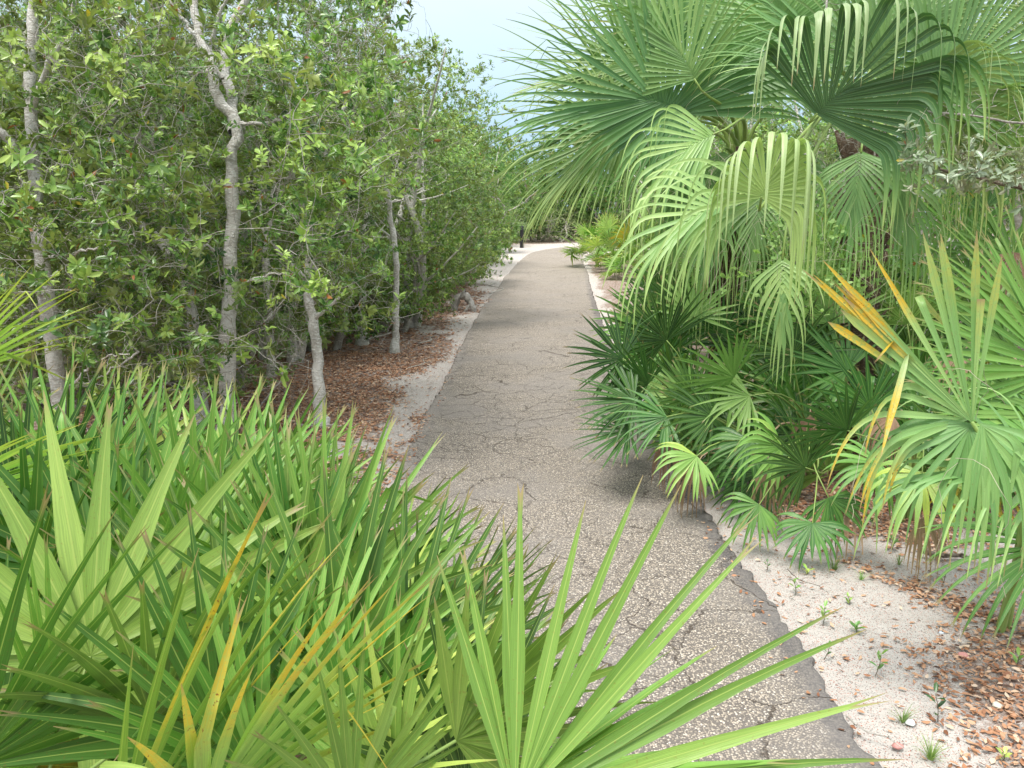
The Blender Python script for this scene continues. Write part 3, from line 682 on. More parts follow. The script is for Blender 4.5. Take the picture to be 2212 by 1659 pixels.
protos = {
 'oak1': shrub_proto('scrub_tree', 4.0, 1.35, 300, 10, 9, .052, .021, 'oak', 'bark', .03, .54),
 'oak2': shrub_proto('scrub_tree', 3.6, 1.5, 300, 10, 9, .050, .020, 'oak_grey', 'bark', .03, .50),
 'bush': shrub_proto('round_bush', 1.5, .95, 190, 10, 9, .045, .020, 'oak', 'twig', .02, .60, sig=.1, clumpsd=.10),
 'green': shrub_proto('feathery_bush', 2.3, 1.2, 200, 12, 10, .045, .013, 'bright', 'twig', .02, .55, clumpsd=.10, spread=(10, 60)),
 'fine': shrub_proto('juniper_tree', 4.2, 1.5, 230, 14, 10, .050, .010, 'juniper', 'bark_dark', .18, .5, clumpsd=.13, spread=(5, 55), single_trunk=True),
 'grey': shrub_proto('low_grey_shrub', 1.3, .9, 150, 9, 8, .04, .014, 'oak_grey', 'twig', .0, .55, clumpsd=.10),
}
protos['farbush'] = shrub_proto('rounded_bush', 2.0, 1.3, 150, 12, 8, .075, .040, 'bright', 'twig', .0, .42, clumpsd=.12, dense=.7)
protos['fartree'] = shrub_proto('rounded_tree', 4.0, 1.9, 210, 12, 8, .080, .040, 'juniper', 'bark_dark', .06, .55, clumpsd=.14, dense=.6, single_trunk=True)
used = set()
def put(kind, x, y, s, label, cat, group=None, sz=None, rz=None, z=-.03):
    p = protos[kind]
    o = copy_tree(p) if kind in used else p; used.add(kind)
    o.location = (x, y, z); o.scale = (s, s, sz or s); o.rotation_euler = (0, 0, R.uniform(0, 6.28) if rz is None else rz)
    o['label'] = label; o['category'] = cat
    if group: o['group'] = group
    elif 'group' in o: del o['group']
    return o
# rim of the left thicket, measured one by one: (kind, px, py of its foot, scale, height scale, label, cat)
RIM = [
 ('bush', 905, 668, .62, .62, 'small rounded glossy bush just before the weathered driftwood stump', 'bush'),
 ('bush', 800, 705, .80, .85, 'round leafy bush around the foot of the thin bent whitish trunk', 'bush'),
 ('bush', 735, 720, .70, .75, 'dark leafy bush behind the short pale trunk', 'bush'),
 ('bush', 850, 712, 1.0, 1.15, 'glossy waist-high bush on the leaf litter right of the thin bent whitish trunk', 'bush'),
 ('bush', 700, 752, 1.0, 1.1, 'leafy bush in the shade right behind the short pale trunk', 'bush'),
 ('green', 880, 662, .85, .85, 'yellow-green bush between the thin bent trunk and the driftwood stump', 'bush'),
 ('bush', 940, 640, 1.1, 1.35, 'dense green bush straight behind the driftwood stump', 'bush'),
 ('oak1', 930, 625, 1.05, 1.0, 'tall rounded scrub tree behind the rounded glossy bush', 'tree'),
 ('bush', 985, 612, 1.25, 1.35, 'broad bush bulging toward the path just past the driftwood stump', 'bush'),
 ('green', 1010, 592, 1.05, 1.25, 'yellow-green feathery bush above the broad path-side bush', 'bush'),
 ('fine', 965, 580, 1.25, 1.22, 'dark feathery tree whose top breaks the skyline left of the open sky', 'tree'),
 ('oak2', 978, 572, 1.15, 1.15, 'greyish tree whose sprays reach furthest into the open sky', 'tree'),
 ('green', 1025, 565, 1.0, 1.0, 'light green bush leaning over the white sand edge', 'bush'),
 ('fartree', 1000, 545, 1.0, 1.05, 'flat-topped dark green tree beyond the light green bush', 'tree'),
 ('farbush', 1045, 545, 1.0, 1.0, 'pale green bush left of the black bollard, nearer one', 'bush'),
 ('grey', 1090, 531, 1.4, 1.2, 'low pale shrub just left of the black bollard', 'bush'),
 ('farbush', 1098, 523, 1.5, 1.3, 'hazy green bush behind the black bollard', 'bush'),
 ('grey', 1160, 520, 1.9, 1.35, 'grey-stemmed low shrub right of the black bollard where the path turns', 'bush'),
 ('grey', 1205, 522, 1.7, 1.3, 'second grey-stemmed low shrub at the path bend, nearer the palmettos', 'bush'),
 ('farbush', 1225, 517, 1.6, 1.5, 'yellow-green bush at the path bend behind the grey-stemmed shrubs', 'bush'),
 ('fartree', 1065, 505, 1.7, 1.25, 'wind-flattened dark tree on the far side of the bend, left of centre', 'tree'),
 ('fine', 1165, 500, 2.0, 1.65, 'lone upright tree standing highest on the distant skyline', 'tree'),
 ('farbush', 1125, 505, 2.2, 2.2, 'bright green distant tree between the two dark skyline trees', 'tree'),
]
for kd, px, py, s, szz, lab, cat in RIM:
    g = G(px, py); put(kd, g[0], g[1], s, lab, cat, None, szz)
# the depth of the thicket behind: nothing tells these apart
FILL = []
for i, (x, y) in enumerate([(-3.9, 8.0), (-2.6, 8.4), (-5.2, 7.2), (-6.4, 8.4), (-4.6, 9.8), (-3.1, 10.4), (-2.0, 11.2), (-6.0, 10.8), (-1.9, 13.4), (-3.4, 13.0), (-5.0, 12.8), (-7.6, 11.0), (-2.6, 15.6), (-2.0, 16.8), (-4.4, 15.8), (-8.5, 13.5), (-6.4, 14.4),
                            (-2.6, 19.5), (-4.0, 19), (-2.1, 21.5), (-2.8, 23.5), (-2.4, 26.5), (-3.0, 29), (-4.8, 25), (-6.5, 19), (-3.2, 17.2), (-5.4, 17.5), (-3.6, 21), (-5.4, 22), (-4.2, 27), (-3.2, 31), (-7.5, 16)]):
    put(['oak1', 'oak2', 'oak1', 'fine'][i % 4] if y > 9 else ['oak1', 'oak1', 'oak2'][i % 3], x + R.normal(0, .15), y, 1.05 * R.uniform(.9, 1.12), 'dense scrub tree deep in the thicket left of the path, behind the pale trunks', 'tree', 'scrub trees filling the left thicket', R.uniform(.95, 1.12))
for i, (x, y) in enumerate([(-5.0, 5.6), (-4.1, 6.6), (-3.2, 7.2), (-5.8, 6.2), (-2.6, 7.0)]):
    put('bush' if i % 2 else 'grey', x, y, .8, 'low leafy undergrowth bush in the shade behind the left trunks', 'bush', 'undergrowth bushes under the left thicket', .75)
for i, (x, y) in enumerate([(-8, 45), (-4, 48), (0, 50), (4, 47), (8, 45), (12, 44), (-12, 42), (16, 42), (2, 58), (-3, 60), (8, 58), (6, 41.5), (10, 41), (-6, 38), (14, 36), (-9, 33), (5, 43.5), (1.5, 45), (-1.5, 41.5), (-4, 36)]):
    put(['farbush', 'fartree'][i % 2], x, y, 1.5 * R.uniform(.9, 1.15), 'distant scrub tree in the far belt beyond the path bend', 'tree', 'scrub trees beyond the path bend', R.uniform(.85, 1.0) * (2.9 if i % 2 == 0 else 1.6))
# thicket behind the palms on the right
for i, (x, y) in enumerate([(3.0, 8.6), (4.4, 7.6), (5.8, 6.8), (5.2, 9.2), (3.8, 10.6), (6.8, 8.6), (3.4, 13), (5.4, 12), (7.2, 11), (4.2, 15.5), (6.4, 15), (4.8, 18.5), (8.4, 13), (5.2, 22), (7.5, 20), (5.6, 27), (7.6, 30), (9.4, 24), (4.6, 25)]):
    put(['oak1', 'oak2', 'fine'][i % 3], x, y, 1.0 * R.uniform(.9, 1.1), 'leafy scrub tree behind the cabbage palms right of the path', 'tree', 'scrub trees behind the palms', R.uniform(.85, 1.0))

# ------------------------------------------------------------------ saw palmettos in the foreground, left and below the camera
def mk(x, y, lab, group=None, mat='palmetto', name='saw_palmetto', cat='palmetto'): return Palm((x, y, -.03), lab, cat, name, group, mat)
FGP = [mk(-.62, .95, 'saw palmetto nearest the camera, its wide fan spread low over the path'),
       mk(-1.25, 1.05, 'saw palmetto with the pale face-on fan at the left of the foreground'),
       mk(-1.05, 1.55, 'saw palmetto with a dark small-hubbed fan in the middle of the foreground clump'),
       mk(-1.95, 1.45, 'yellowing saw palmetto at the left edge of the photo'),
       mk(-1.35, 2.15, 'upright saw palmetto behind the pale face-on fan'),
       mk(-.88, 2.35, 'saw palmetto at the path edge, its tips leaning over the asphalt'),
       mk(-1.80, 2.75, 'rearmost saw palmetto of the foreground clump, by the leaf litter'),
       mk(-2.45, 2.35, 'saw palmetto standing before the far left pale trunk'),
       mk(-1.18, 3.05, 'small saw palmetto at the far tip of the foreground clump beside the path')]
def fr(pl, px, py, d, ang, tilt, roll, Rl, n=20, span=230, stalk=True, **k):
    h, ax, nz = frame(px, py, d, ang, tilt, roll)
    return pl.frond(h, ax, nz, stalk=stalk, Rl=Rl, n=n, span=span, **k)
PK = dict(joined=.26, wf=1.12, droop=.05, fold=.32, twist=.35, lenfall=.22)
# measured fronds: hub px, py, depth, pointing angle, tilt to camera, roll, length
fr(FGP[1], 195, 1418, 1.32, 78, -12, -8, .47, 22, 330, tint=.70, kink=0, bifid=.3, **PK)
fr(FGP[2], 738, 1478, 1.42, 88, -5, 10, .44, 22, 240, tint=.34, **PK)
fr(FGP[5], 862, 1522, 1.55, 62, -25, 25, .49, 20, 150, tint=.36, **PK)
fr(FGP[0], 1112, 1740, 1.05, 50, -4, 4, .52, 16, 122, tint=.52, kink=0, lmul=lambda th: 1 + .16 * np.sin(th), **{**PK, 'twist': .12, 'droop': .03, 'wf': .95})
fr(FGP[0], 1120, 1700, 1.12, 20, 5, -50, .42, 14, 120, tint=.62, **PK)
fr(FGP[0], 985, 1600, 1.2, 28, -10, 40, .36, 14, 150, tint=.60, **PK)
fr(FGP[1], 440, 1760, 1.02, 48, 0, 66, .42, 16, 110, tint=.80, yellow=.8, ystart=.55, **PK)
fr(FGP[1], 250, 1850, 1.0, 62, 0, 70, .50, 14, 90, tint=.62, yellow=.9, ystart=.5, yseg=lambda i, n: i % 3 == 0, **PK)
fr(FGP[3], -160, 1080, 1.9, 22, 0, 70, .52, 18, 110, tint=.84, yellow=.35, ystart=.6, **PK)
fr(FGP[3], -120, 820, 2.0, 40, 0, 60, .42, 18, 100, tint=.80, yellow=.3, ystart=.6, **PK)
fr(FGP[1], -60, 1660, 1.1, 60, -5, 35, .42, 18, 170, tint=.40, **PK)
fr(FGP[2], 560, 1690, 1.15, 100, 5, 30, .34, 16, 160, tint=.55, **PK)
fr(FGP[0], 760, 1760, 1.1, 80, 5, 40, .30, 16, 150, tint=.66, **PK)
fr(FGP[4], 430, 1240, 1.9, 72, -10, 35, .52, 20, 170, tint=.60, **PK)
fr(FGP[4], 300, 1180, 2.0, 85, -10, -30, .48, 20, 180, tint=.42, **PK)
fr(FGP[5], 700, 1330, 1.8, 60, -18, 30, .52, 20, 150, tint=.66, **PK)
fr(FGP[5], 900, 1440, 1.75, 58, -18, 45, .40, 20, 150, tint=.40, **PK)
fr(FGP[5], 960, 1480, 1.8, 48, -10, 62, .40, 18, 120, tint=.58, **PK)
fr(FGP[7], 60, 1210, 2.4, 80, -10, 30, .5, 20, 190, tint=.45, **PK)
fr(FGP[2], 640, 1290, 1.75, 92, -8, 40, .46, 20, 150, tint=.40, **PK)
# the crowd of fans between them
poly = [(-60, 1000, 2.6, 7), (40, 1180, 2.1, 7), (130, 1050, 2.7, 7), (240, 1060, 2.8, 7), (330, 1040, 3.0, 6), (430, 1080, 2.7, 6), (520, 1110, 2.5, 4), (600, 1130, 2.7, 8), (470, 1200, 2.2, 4), (380, 1330, 1.7, 4), (560, 1260, 2.0, 2),
        (500, 1420, 1.55, 2), (620, 1400, 1.7, 2), (680, 1200, 2.3, 8), (760, 1240, 2.2, 5), (820, 1330, 2.0, 5), (650, 1560, 1.35, 2), (860, 1640, 1.25, 0), (330, 1560, 1.3, 1), (120, 1600, 1.3, 1), (20, 1420, 1.6, 3), (80, 1300, 1.9, 3),
        (760, 1420, 1.8, 5), (930, 1560, 1.5, 0), (-40, 1240, 2.1, 3), (200, 1250, 1.9, 1), (160, 1130, 2.4, 7), (560, 1060, 3.0, 6), (740, 1120, 2.7, 8), (400, 1480, 1.5, 2), (780, 1560, 1.4, 2), (0, 1560, 1.4, 3), (480, 1600, 1.25, 1),
        (260, 1380, 1.7, 1), (700, 1640, 1.3, 0), (1010, 1640, 1.3, 0), (880, 1230, 2.4, 5), (980, 1300, 2.2, 5), (320, 1250, 2.2, 4), (600, 1480, 1.65, 2)]
for i, (px, py, d, pi) in enumerate(poly):
    hi = max(0.0, min(1.0, (px - 520) / 350))
    fr(FGP[pi], px + R.normal(0, 12), py + R.normal(0, 12) + 75 * hi, d, 66 + R.normal(0, 17) - (px > 600) * 8, R.uniform(-30, 8), R.uniform(5, 58) * (1 if R.random() < .72 else -1), R.uniform(.44, .56) * (1 - .14 * hi) if d > 1.5 else R.uniform(.34, .40), 22, R.uniform(130, 220),
       tint=float(np.clip(R.normal(.54, .23), .08, .98)), yellow=.8 if R.random() < .05 else 0, ystart=.72, **PK)
# low inner fans hiding the ground
for i in range(46):
    px, py = R.uniform(-80, 1000), R.uniform(1250, 1700)
    if py < 1250 + max(0, px - 600) * .8: py += 200
    d = np.interp(py, [1200, 1700], [2.5, 1.6]); h = P(px, py, d)
    bi = int(np.argmin([np.hypot(*(f.base - h)[:2]) for f in FGP]))
    fr(FGP[bi], px, py, d, R.uniform(20, 150), R.uniform(-30, 30), R.uniform(-70, 70), R.uniform(.34, .46), 18, R.uniform(150, 240), tint=float(np.clip(R.normal(.36, .18), .05, .8)), yellow=.6 if R.random() < .08 else 0, **PK)
# dry hanging leaves low in the clump
for i in range(9):
    px, py = R.uniform(0, 900), R.uniform(1400, 1700); d = 1.8; h = P(px, py, d)
    bi = int(np.argmin([np.hypot(*(f.base - h)[:2]) for f in FGP]))
    fr(FGP[bi], px, py, d, R.uniform(200, 340), 10, R.uniform(-50, 50), .36, 14, 120, tint=.3, dead=.2, joined=.2, wf=.8, droop=.4, yellow=1.0, ystart=.05)

# ------------------------------------------------------------------ saw palmettos on the right bank
RB = [Palm((1.15, 4.75, -.03), 'dark spiky saw palmetto leaning over the path edge, its lowest fans level with the asphalt', mat='palmetto_cool'),
      Palm((1.35, 5.7, -.03), 'saw palmetto with a pale upright fan below the cabbage palm trunk', mat='palmetto_cool'),
      Palm((1.50, 4.25, -.03), 'saw palmetto hanging light green fans over the sand at the path bulge', mat='palmetto_cool'),
      Palm((1.85, 4.55, -.03), 'bushy saw palmetto in the middle of the right bank with broad dark fans', mat='palmetto_cool'),
      Palm((2.15, 3.95, -.03), 'saw palmetto with a yellow-green drooping fan above the brown litter', mat='palmetto_cool'),
      Palm((2.6, 4.9, -.03), 'blue-green upright saw palmetto behind the orange-streaked palm leaf', mat='palmetto_cool'),
      Palm((3.4, 5.3, -.03), 'saw palmetto with tall blue-green fans under the grey-leaved branch at the right edge', mat='palmetto_cool'),
      Palm((2.9, 3.7, -.03), 'saw palmetto at the right edge with long bluish blades', mat='palmetto_cool'),
      Palm((2.0, 6.2, -.03), 'saw palmetto in the shade behind the bank, below the drooping palm leaf', mat='palmetto_cool')]
RK = dict(joined=.30, wf=1.0, droop=.10, fold=.34, twist=.3, lenfall=.25)
spec = [ # plant, px, py, d, ang, tilt, roll, R, n, span, tint, droop
 (0, 1345, 775, 4.5, 158, 10, 15, .36, 22, 210, .12, .04), (0, 1440, 735, 4.7, 135, 5, -10, .45, 24, 200, .18, .04), (0, 1370, 865, 4.4, 172, 5, 30, .38, 22, 190, .22, .06), (0, 1360, 930, 4.35, 190, 0, 50, .36, 20, 170, .20, .06),
 (1, 1500, 682, 5.2, 98, -5, 0, .36, 22, 230, .74, .04), (1, 1440, 640, 5.6, 110, -10, 30, .36, 20, 200, .40, .04), (1, 1560, 720, 5.3, 70, 0, 20, .34, 20, 210, .34, .04),
 (3, 1715, 765, 4.5, 90, 10, 0, .38, 24, 290, .22, .10), (3, 1585, 815, 4.2, 160, 15, -20, .36, 20, 180, .66, .05), (3, 1620, 855, 4.2, 195, 10, 20, .34, 20, 160, .70, .15), (2, 1500, 860, 4.3, 130, 5, 20, .33, 20, 200, .45, .05),
 (2, 1505, 985, 3.95, 225, 25, 0, .28, 14, 160, .80, .35), (2, 1690, 965, 3.8, 195, 20, -10, .33, 16, 150, .74, .35), (2, 1620, 950, 4.0, 240, 10, 10, .32, 16, 180, .30, .3),
 (3, 1755, 1130, 3.55, 262, 25, 0, .24, 16, 210, .38, .3), (3, 1640, 1090, 3.7, 235, 15, 0, .24, 14, 170, .50, .35), (3, 1740, 1010, 3.7, 150, 15, 10, .30, 18, 200, .22, .15), (3, 1790, 1075, 3.6, 300, 15, 0, .25, 14, 170, .42, .35),
 (4, 1992, 1022, 3.3, 265, 30, 0, .32, 15, 210, .88, .5), (4, 1900, 1000, 3.5, 215, 20, 10, .30, 16, 170, .60, .4), (4, 1880, 880, 3.6, 110, 5, 20, .34, 20, 210, .30, .1), (4, 1830, 930, 3.6, 160, 5, -30, .34, 20, 190, .34, .1), (4, 2060, 960, 3.2, 70, 0, 30, .34, 18, 190, .35, .1),
 (2, 1440, 900, 4.2, 200, 10, 20, .32, 18, 170, .34, .15), (2, 1540, 900, 4.2, 150, 5, 30, .34, 20, 200, .28, .08), (0, 1400, 830, 4.5, 150, -5, -40, .36, 20, 180, .25, .05),
 (5, 1800, 700, 4.8, 95, -5, 20, .50, 22, 170, .62, .04), (5, 1880, 640, 5.0, 80, 0, 35, .52, 22, 150, .66, .03), (5, 1960, 700, 4.8, 100, 5, -20, .50, 22, 160, .60, .04), (5, 2020, 640, 5.0, 70, 0, 40, .50, 22, 150, .60, .04), (5, 1700, 690, 4.9, 120, 0, 30, .40, 20, 180, .40, .05), (5, 1830, 800, 4.4, 140, 0, 30, .40, 20, 200, .35, .06),
 (5, 1900, 590, 5.3, 92, 0, 10, .50, 22, 130, .58, .03), (6, 2215, 352, 4.7, 118, 5, 5, .55, 20, 190, .70, .05), (6, 2130, 450, 4.9, 100, 0, 30, .46, 18, 140, .42, .04), (6, 2190, 560, 4.8, 130, 0, 20, .5, 20, 170, .5, .05), (6, 2100, 600, 4.9, 80, 0, 30, .46, 20, 160, .55, .05),
 (7, 2290, 800, 2.9, 142, 5, 20, .62, 22, 120, .62, .04), (7, 2300, 1000, 2.8, 165, 5, 40, .55, 20, 120, .55, .10), (7, 2260, 1180, 2.9, 200, 10, 20, .50, 18, 130, .50, .25), (7, 2180, 760, 3.4, 120, 0, 40, .50, 20, 150, .5, .05), (7, 2240, 930, 3.1, 180, 0, 30, .45, 20, 180, .5, .1),
 (5, 1840, 560, 5.2, 100, 0, 10, .52, 22, 120, .66, .03), (5, 1980, 600, 4.9, 85, 0, 25, .52, 22, 120, .64, .03), (5, 1760, 620, 5.0, 110, 0, 30, .45, 22, 140, .56, .03), (6, 2080, 520, 5.0, 95, 0, 15, .52, 22, 130, .62, .03),
 (7, 2250, 700, 3.2, 128, 0, 25, .60, 20, 90, .64, .04), (7, 2300, 900, 2.9, 155, 0, 30, .62, 20, 90, .66, .06), (8, 1620, 620, 6.0, 80, 0, 20, .40, 22, 220, .28, .05), (8, 1720, 640, 5.8, 100, 0, -20, .42, 22, 220, .30, .05), (8, 1560, 640, 6.2, 130, 0, 20, .38, 20, 200, .22, .05),
]
for pi, px, py, d, ang, tl, ro, r_, n, sp, ti, dr in spec:
    k = dict(RK); k['droop'] = dr
    fr(RB[pi], px, py, d, ang, tl, ro, r_, n, sp, tint=ti, **k)
for i in range(125):
    px = R.uniform(1380, 2200); py = R.uniform(600, 1060)
    if py > 700 + (px - 1330) * 1.6 or (px > 1500 and py > 1020): py -= 180
    d = np.interp(py, [600, 1060], [6.0, 3.75]) - max(0, px - 1900) * .0009 + R.uniform(.05, .35); h = P(px, py, d)
    out = math.degrees(math.atan2(-(py - 950), px - 1800)) + R.normal(0, 45)
    bi = int(np.argmin([np.hypot(*(f.base - h)[:2]) for f in RB]))
    fr(RB[bi], px, py, d, out, R.uniform(-15, 20), R.uniform(-45, 45), R.uniform(.34, .45), 20, R.uniform(150, 240), tint=float(np.clip(R.normal(.38, .20), .03, .88)), yellow=.9 if R.random() < .04 else 0, **RK)

for (px, py, d, a_, bi) in [(1500, 1010, 4.1, 250, 2), (1660, 1010, 3.9, 280, 3), (1830, 1080, 3.6, 260, 4), (1990, 1120, 3.4, 290, 4), (1930, 900, 3.9, 230, 4), (1450, 960, 4.3, 260, 0), (1600, 960, 4.3, 290, 3), (2080, 760, 3.9, 250, 7), (1750, 900, 4.3, 270, 3)]:
    fr(RB[bi], px, py, d, a_, 5, R.uniform(-40, 40), .30, 12, 120, tint=R.uniform(.1, .9), joined=.2, droop=.8, dstart=.1, mat='dryfan', smat='deadstalk', label='dry brown hanging frond')
for (px, py, d, a_, bi) in [(420, 1560, 1.6, 300, 1), (640, 1600, 1.6, 320, 2), (180, 1520, 1.7, 250, 1), (820, 1500, 1.9, 300, 5), (520, 1380, 2.0, 290, 4)]:
    fr(FGP[bi], px, py, d, a_, 5, R.uniform(-40, 40), .34, 12, 130, tint=R.uniform(.1, .9), joined=.2, droop=.6, dstart=.15, mat='dryfan', smat='deadstalk', label='dry brown hanging frond')
# far clump of palmettos where the path narrows
FP = [(1290, 578, 'distant palmetto reaching furthest left onto the path bend'), (1335, 588, 'distant palmetto with a rusty orange fan in the clump by the bend'), (1385, 602, 'yellowing distant palmetto at the front of the clump by the bend'),
      (1450, 600, 'distant palmetto under the hanging cabbage palm tips'), (1340, 562, 'rear distant palmetto of the clump by the bend, tallest tips'), (1420, 565, 'rear distant palmetto half hidden by hanging palm threads')]
for i, (px, py, lab) in enumerate(FP):
    g = G(px, py, -.03); pl = Palm(g, lab)
    for j in range(34):
        az = R.uniform(0, 2 * PI); el = math.radians(R.uniform(0, 75)); dr = A(math.cos(az) * math.cos(el), math.sin(az) * math.cos(el), math.sin(el))
        hub = g + dr * A(.85, .85, 1.05) * R.uniform(.7, 1.15) + A(0, 0, .15)
        nzv = nrm(A(0, 0, 1) + .3 * R.normal(size=3)); yy = R.random()
        pl.frond(hub, nrm(dr + A(0, 0, .1)), nzv, pr=.006, Rl=R.uniform(.42, .55), n=16, span=220, joined=.3, droop=.12, fold=.3, twist=.2, K=6, wf=1.1, tint=float(np.clip(R.normal(.70, .13), .2, .95)), yellow=(1.0 if yy < .04 else .3 if yy < .25 else 0), ystart=.1 if yy < .04 else .7)

for i, (x, y, lab) in enumerate([(2.35, 8.0, 'saw palmetto right of the path, first beyond the cabbage palm'), (2.65, 10.2, 'saw palmetto right of the path, between the palm and the distant clump'), (2.75, 12.8, 'low saw palmetto right of the path, last before the distant clump'), (3.15, 15.4, 'saw palmetto just behind the front edge of the distant clump, on its right')]):
    g = A(x, y, -.03); pl = Palm(g, lab)
    for j in range(20):
        az = R.uniform(0, 2 * PI); el = math.radians(R.uniform(0, 70)); dr = A(math.cos(az) * math.cos(el), math.sin(az) * math.cos(el), math.sin(el))
        hub = g + dr * A(.62, .62, .85) * R.uniform(.7, 1.1) + A(0, 0, .12)
        pl.frond(hub, nrm(dr + A(0, 0, .1)), nrm(A(0, 0, 1) + .3 * R.normal(size=3)), pr=.006, Rl=R.uniform(.32, .42), n=16, span=220, joined=.3, droop=.12, fold=.3, K=6, wf=1.05, tint=float(np.clip(R.normal(.5, .15), .2, .9)))

# ------------------------------------------------------------------ cabbage palms
SK = dict(joined=.38, vtint=.26, thin=.62, fwd=.5, fold=.40, n=58, K=16, twist=.5, lenfall=.18, costa=.30, cbend=.9, tj=.05, jit=.02, bifid=.2, dwid=.35, cup=.25)
def sab(pl, px, py, d, ang, tilt, roll, Rl, span=230, droop=.5, dstart=.45, tint=.45, **k):
    tint += .10
    kk = dict(SK); kk.update(k)
    h, ax, nz = frame(px, py, d, ang, tilt, roll)
    return pl.frond(h, ax, nz, pr=.012, kick=.8, Rl=Rl, span=span, droop=droop, dstart=dstart, tint=tint, **kk)
def sabal_trunk(pl, pts, r0, r1, mat='fibre'):
    c = catmull(pts, 30); mb = MB(); tube(mb, c, np.linspace(r0, r1, 30), 16, rn=.05)
    part(mb, 'trunk', M[mat], pl.root)
    mb = MB()                                           # crossed old leaf bases
    for i in range(44):
        j = R.integers(8, 29); a = R.uniform(0, 2 * PI); o = A(math.cos(a), math.sin(a), 0); rr = r1 * 1.0
        p0 = c[j] + o * rr * .8; tube(mb, [p0, p0 + o * .05 + A(0, 0, .08), p0 + o * .09 + A(*(R.normal(0, .02, 2)), .19)], A(.026, .02, .012), 5)
    part(mb, 'leaf_bases', M['fibre'], pl.root)
PA = Palm(G(1600, 955, -.03) + A(0, .6, 0), 'cabbage palm beside the path whose fan leaves spread left against the sky', 'palm', 'cabbage_palm', None, 'sabal')
PB = Palm(G(1860, 1010, -.03) + A(.1, .35, 0), 'cabbage palm with a fibrous brown trunk and pleated leaf folded down at the upper right', 'palm', 'cabbage_palm', None, 'sabal')
PC = Palm((1.95, 2.75, -.03), 'young cabbage palm at the right edge with an orange-streaked fan leaf', 'palm', 'cabbage_palm', None, 'sabal')
crA, crB = P(1600, 360, 5.3), P(1865, 300, 4.55)
sabal_trunk(PA, [PA.base, PA.base * .5 + crA * .5 + A(-.05, 0, 0), crA], .09, .075)
sabal_trunk(PB, [PB.base, PB.base * .5 + crB * .5 + A(.04, 0, 0), crB], .09, .10)
PA.base = crA - A(0, 0, .15); PB.base = crB - A(0, 0, .15)
PA.off = PB.off = True
# palm A
sab(PA, 1475, 245, 5.0, 140, 5, 12, 1.10, 290, .30, .50, .34, lmul=lambda th: 1 - .28 * (th < -.2) * np.clip(-th, 0, 1))
sab(PA, 1400, 225, 5.5, 165, 0, 0, 1.05, 190, .14, .60, .48)
sab(PA, 1420, 160, 5.9, 146, -5, 20, .88, 170, .12, .65, .40, yellow=.7, ystart=.6, yseg=lambda i, n: i % 5 == 0)
sab(PA, 1480, 80, 5.7, 118, 0, 10, 1.05, 190, .12, .65, .46, yellow=.6, ystart=.55, yseg=lambda i, n: i % 6 == 1)
sab(PA, 1602, 158, 5.2, 84, 0, 0, .80, 290, .30, .60, .44)
sab(PA, 1500, 300, 5.3, 245, 5, -10, .80, 130, .9, .35, .50, n=34)
sab(PA, 1560, 330, 5.2, 265, 0, 20, .85, 130, .9, .30, .56, n=34)
sab(PA, 1660, 330, 5.1, 275, 5, 10, .80, 140, .9, .35, .48, n=36)
sab(PA, 1700, 200, 5.2, 60, 0, -15, .95, 220, .5, .45, .44)
sab(PA, 1560, 60, 5.6, 100, -5, 30, .95, 200, .25, .6, .40)
sab(PA, 1470, 420, 5.8, 262, 0, 30, .55, 120, .6, .3, .62, n=26)
# palm B
sab(PB, 1765, 245, 3.9, 50, 22, 6, .95, 170, 2.2, .46, .20, costa=.20, dwid=.10, joined=.46, n=40, fwd=1.1, K=22, thin=.85, vtint=.6)
sab(PB, 1645, 425, 3.6, 72, 22, 0, .74, 220, 2.4, .26, .92, costa=.08, dwid=.10, joined=.26, n=26, fwd=1.5, kink=0, K=20, thin=1.0, vtint=.1, extra=[
    (1640, 430, 3.7, 172, 10, 20, dict(Rl=.66, span=80, droop=.7, dstart=.35, tint=.80, n=12, joined=.3, thin=.95, fwd=.2, costa=.02))])
sab(PB, 1560, 440, 3.95, 190, 10, 30, .62, 110, .8, .3, .70, n=18, joined=.3, thin=.9)
sab(PB, 2010, 180, 4.2, 38, 5, 10, .95, 170, .14, .6, .48)
sab(PB, 1790, 140, 4.5, 88, 0, 10, .85, 190, .35, .6, .50)
sab(PB, 1970, 190, 4.3, -20, 10, 10, .80, 140, 1.3, .35, .70, n=36, fwd=.8)
sab(PB, 1900, 60, 4.9, 70, 0, -20, .90, 200, .25, .6, .50)
sab(PA, 1540, 290, 4.6, 195, 10, 20, .70, 110, 1.4, .30, .74, n=22, fwd=.8)
sab(PB, 2060, 120, 4.7, 15, 0, 10, .95, 180, .4, .5, .50)
sab(PB, 1690, 560, 4.0, 272, 5, 10, .42, 110, .9, .3, .74, n=18)
sab(PB, 1860, 330, 4.15, 262, 8, 10, .62, 130, 1.0, .25, .62, n=30, joined=.3)
sab(PB, 1940, 330, 4.1, 285, 8, -10, .66, 130, 1.1, .25, .56, n=30, joined=.3)
sab(PA, 1640, 420, 5.0, 262, 5, 0, .60, 120, .9, .25, .50, n=28, joined=.3)
sab(PA, 1290, 330, 5.9, 200, 0, 10, .55, 120, .35, .4, .60, n=28)
sab(PA, 1500, 170, 4.8, 112, 0, -20, .80, 150, .6, .45, .62, n=40)
sab(PA, 1360, 270, 5.3, 188, 5, 20, .85, 150, .35, .5, .62, n=44)
sab(PA, 1430, 150, 5.3, 150, 0, 25, .95, 170, .16, .6, .56, n=56)
sab(PA, 1560, 420, 5.1, 250, 5, 0, .75, 130, 1.0, .22, .60, n=36, joined=.3)
sab(PB, 1880, 150, 4.3, 60, 5, 20, .9, 200, .5, .5, .52)
sab(PB, 2080, 260, 4.3, -20, 5, 20, .7, 150, 1.0, .3, .6, n=40)
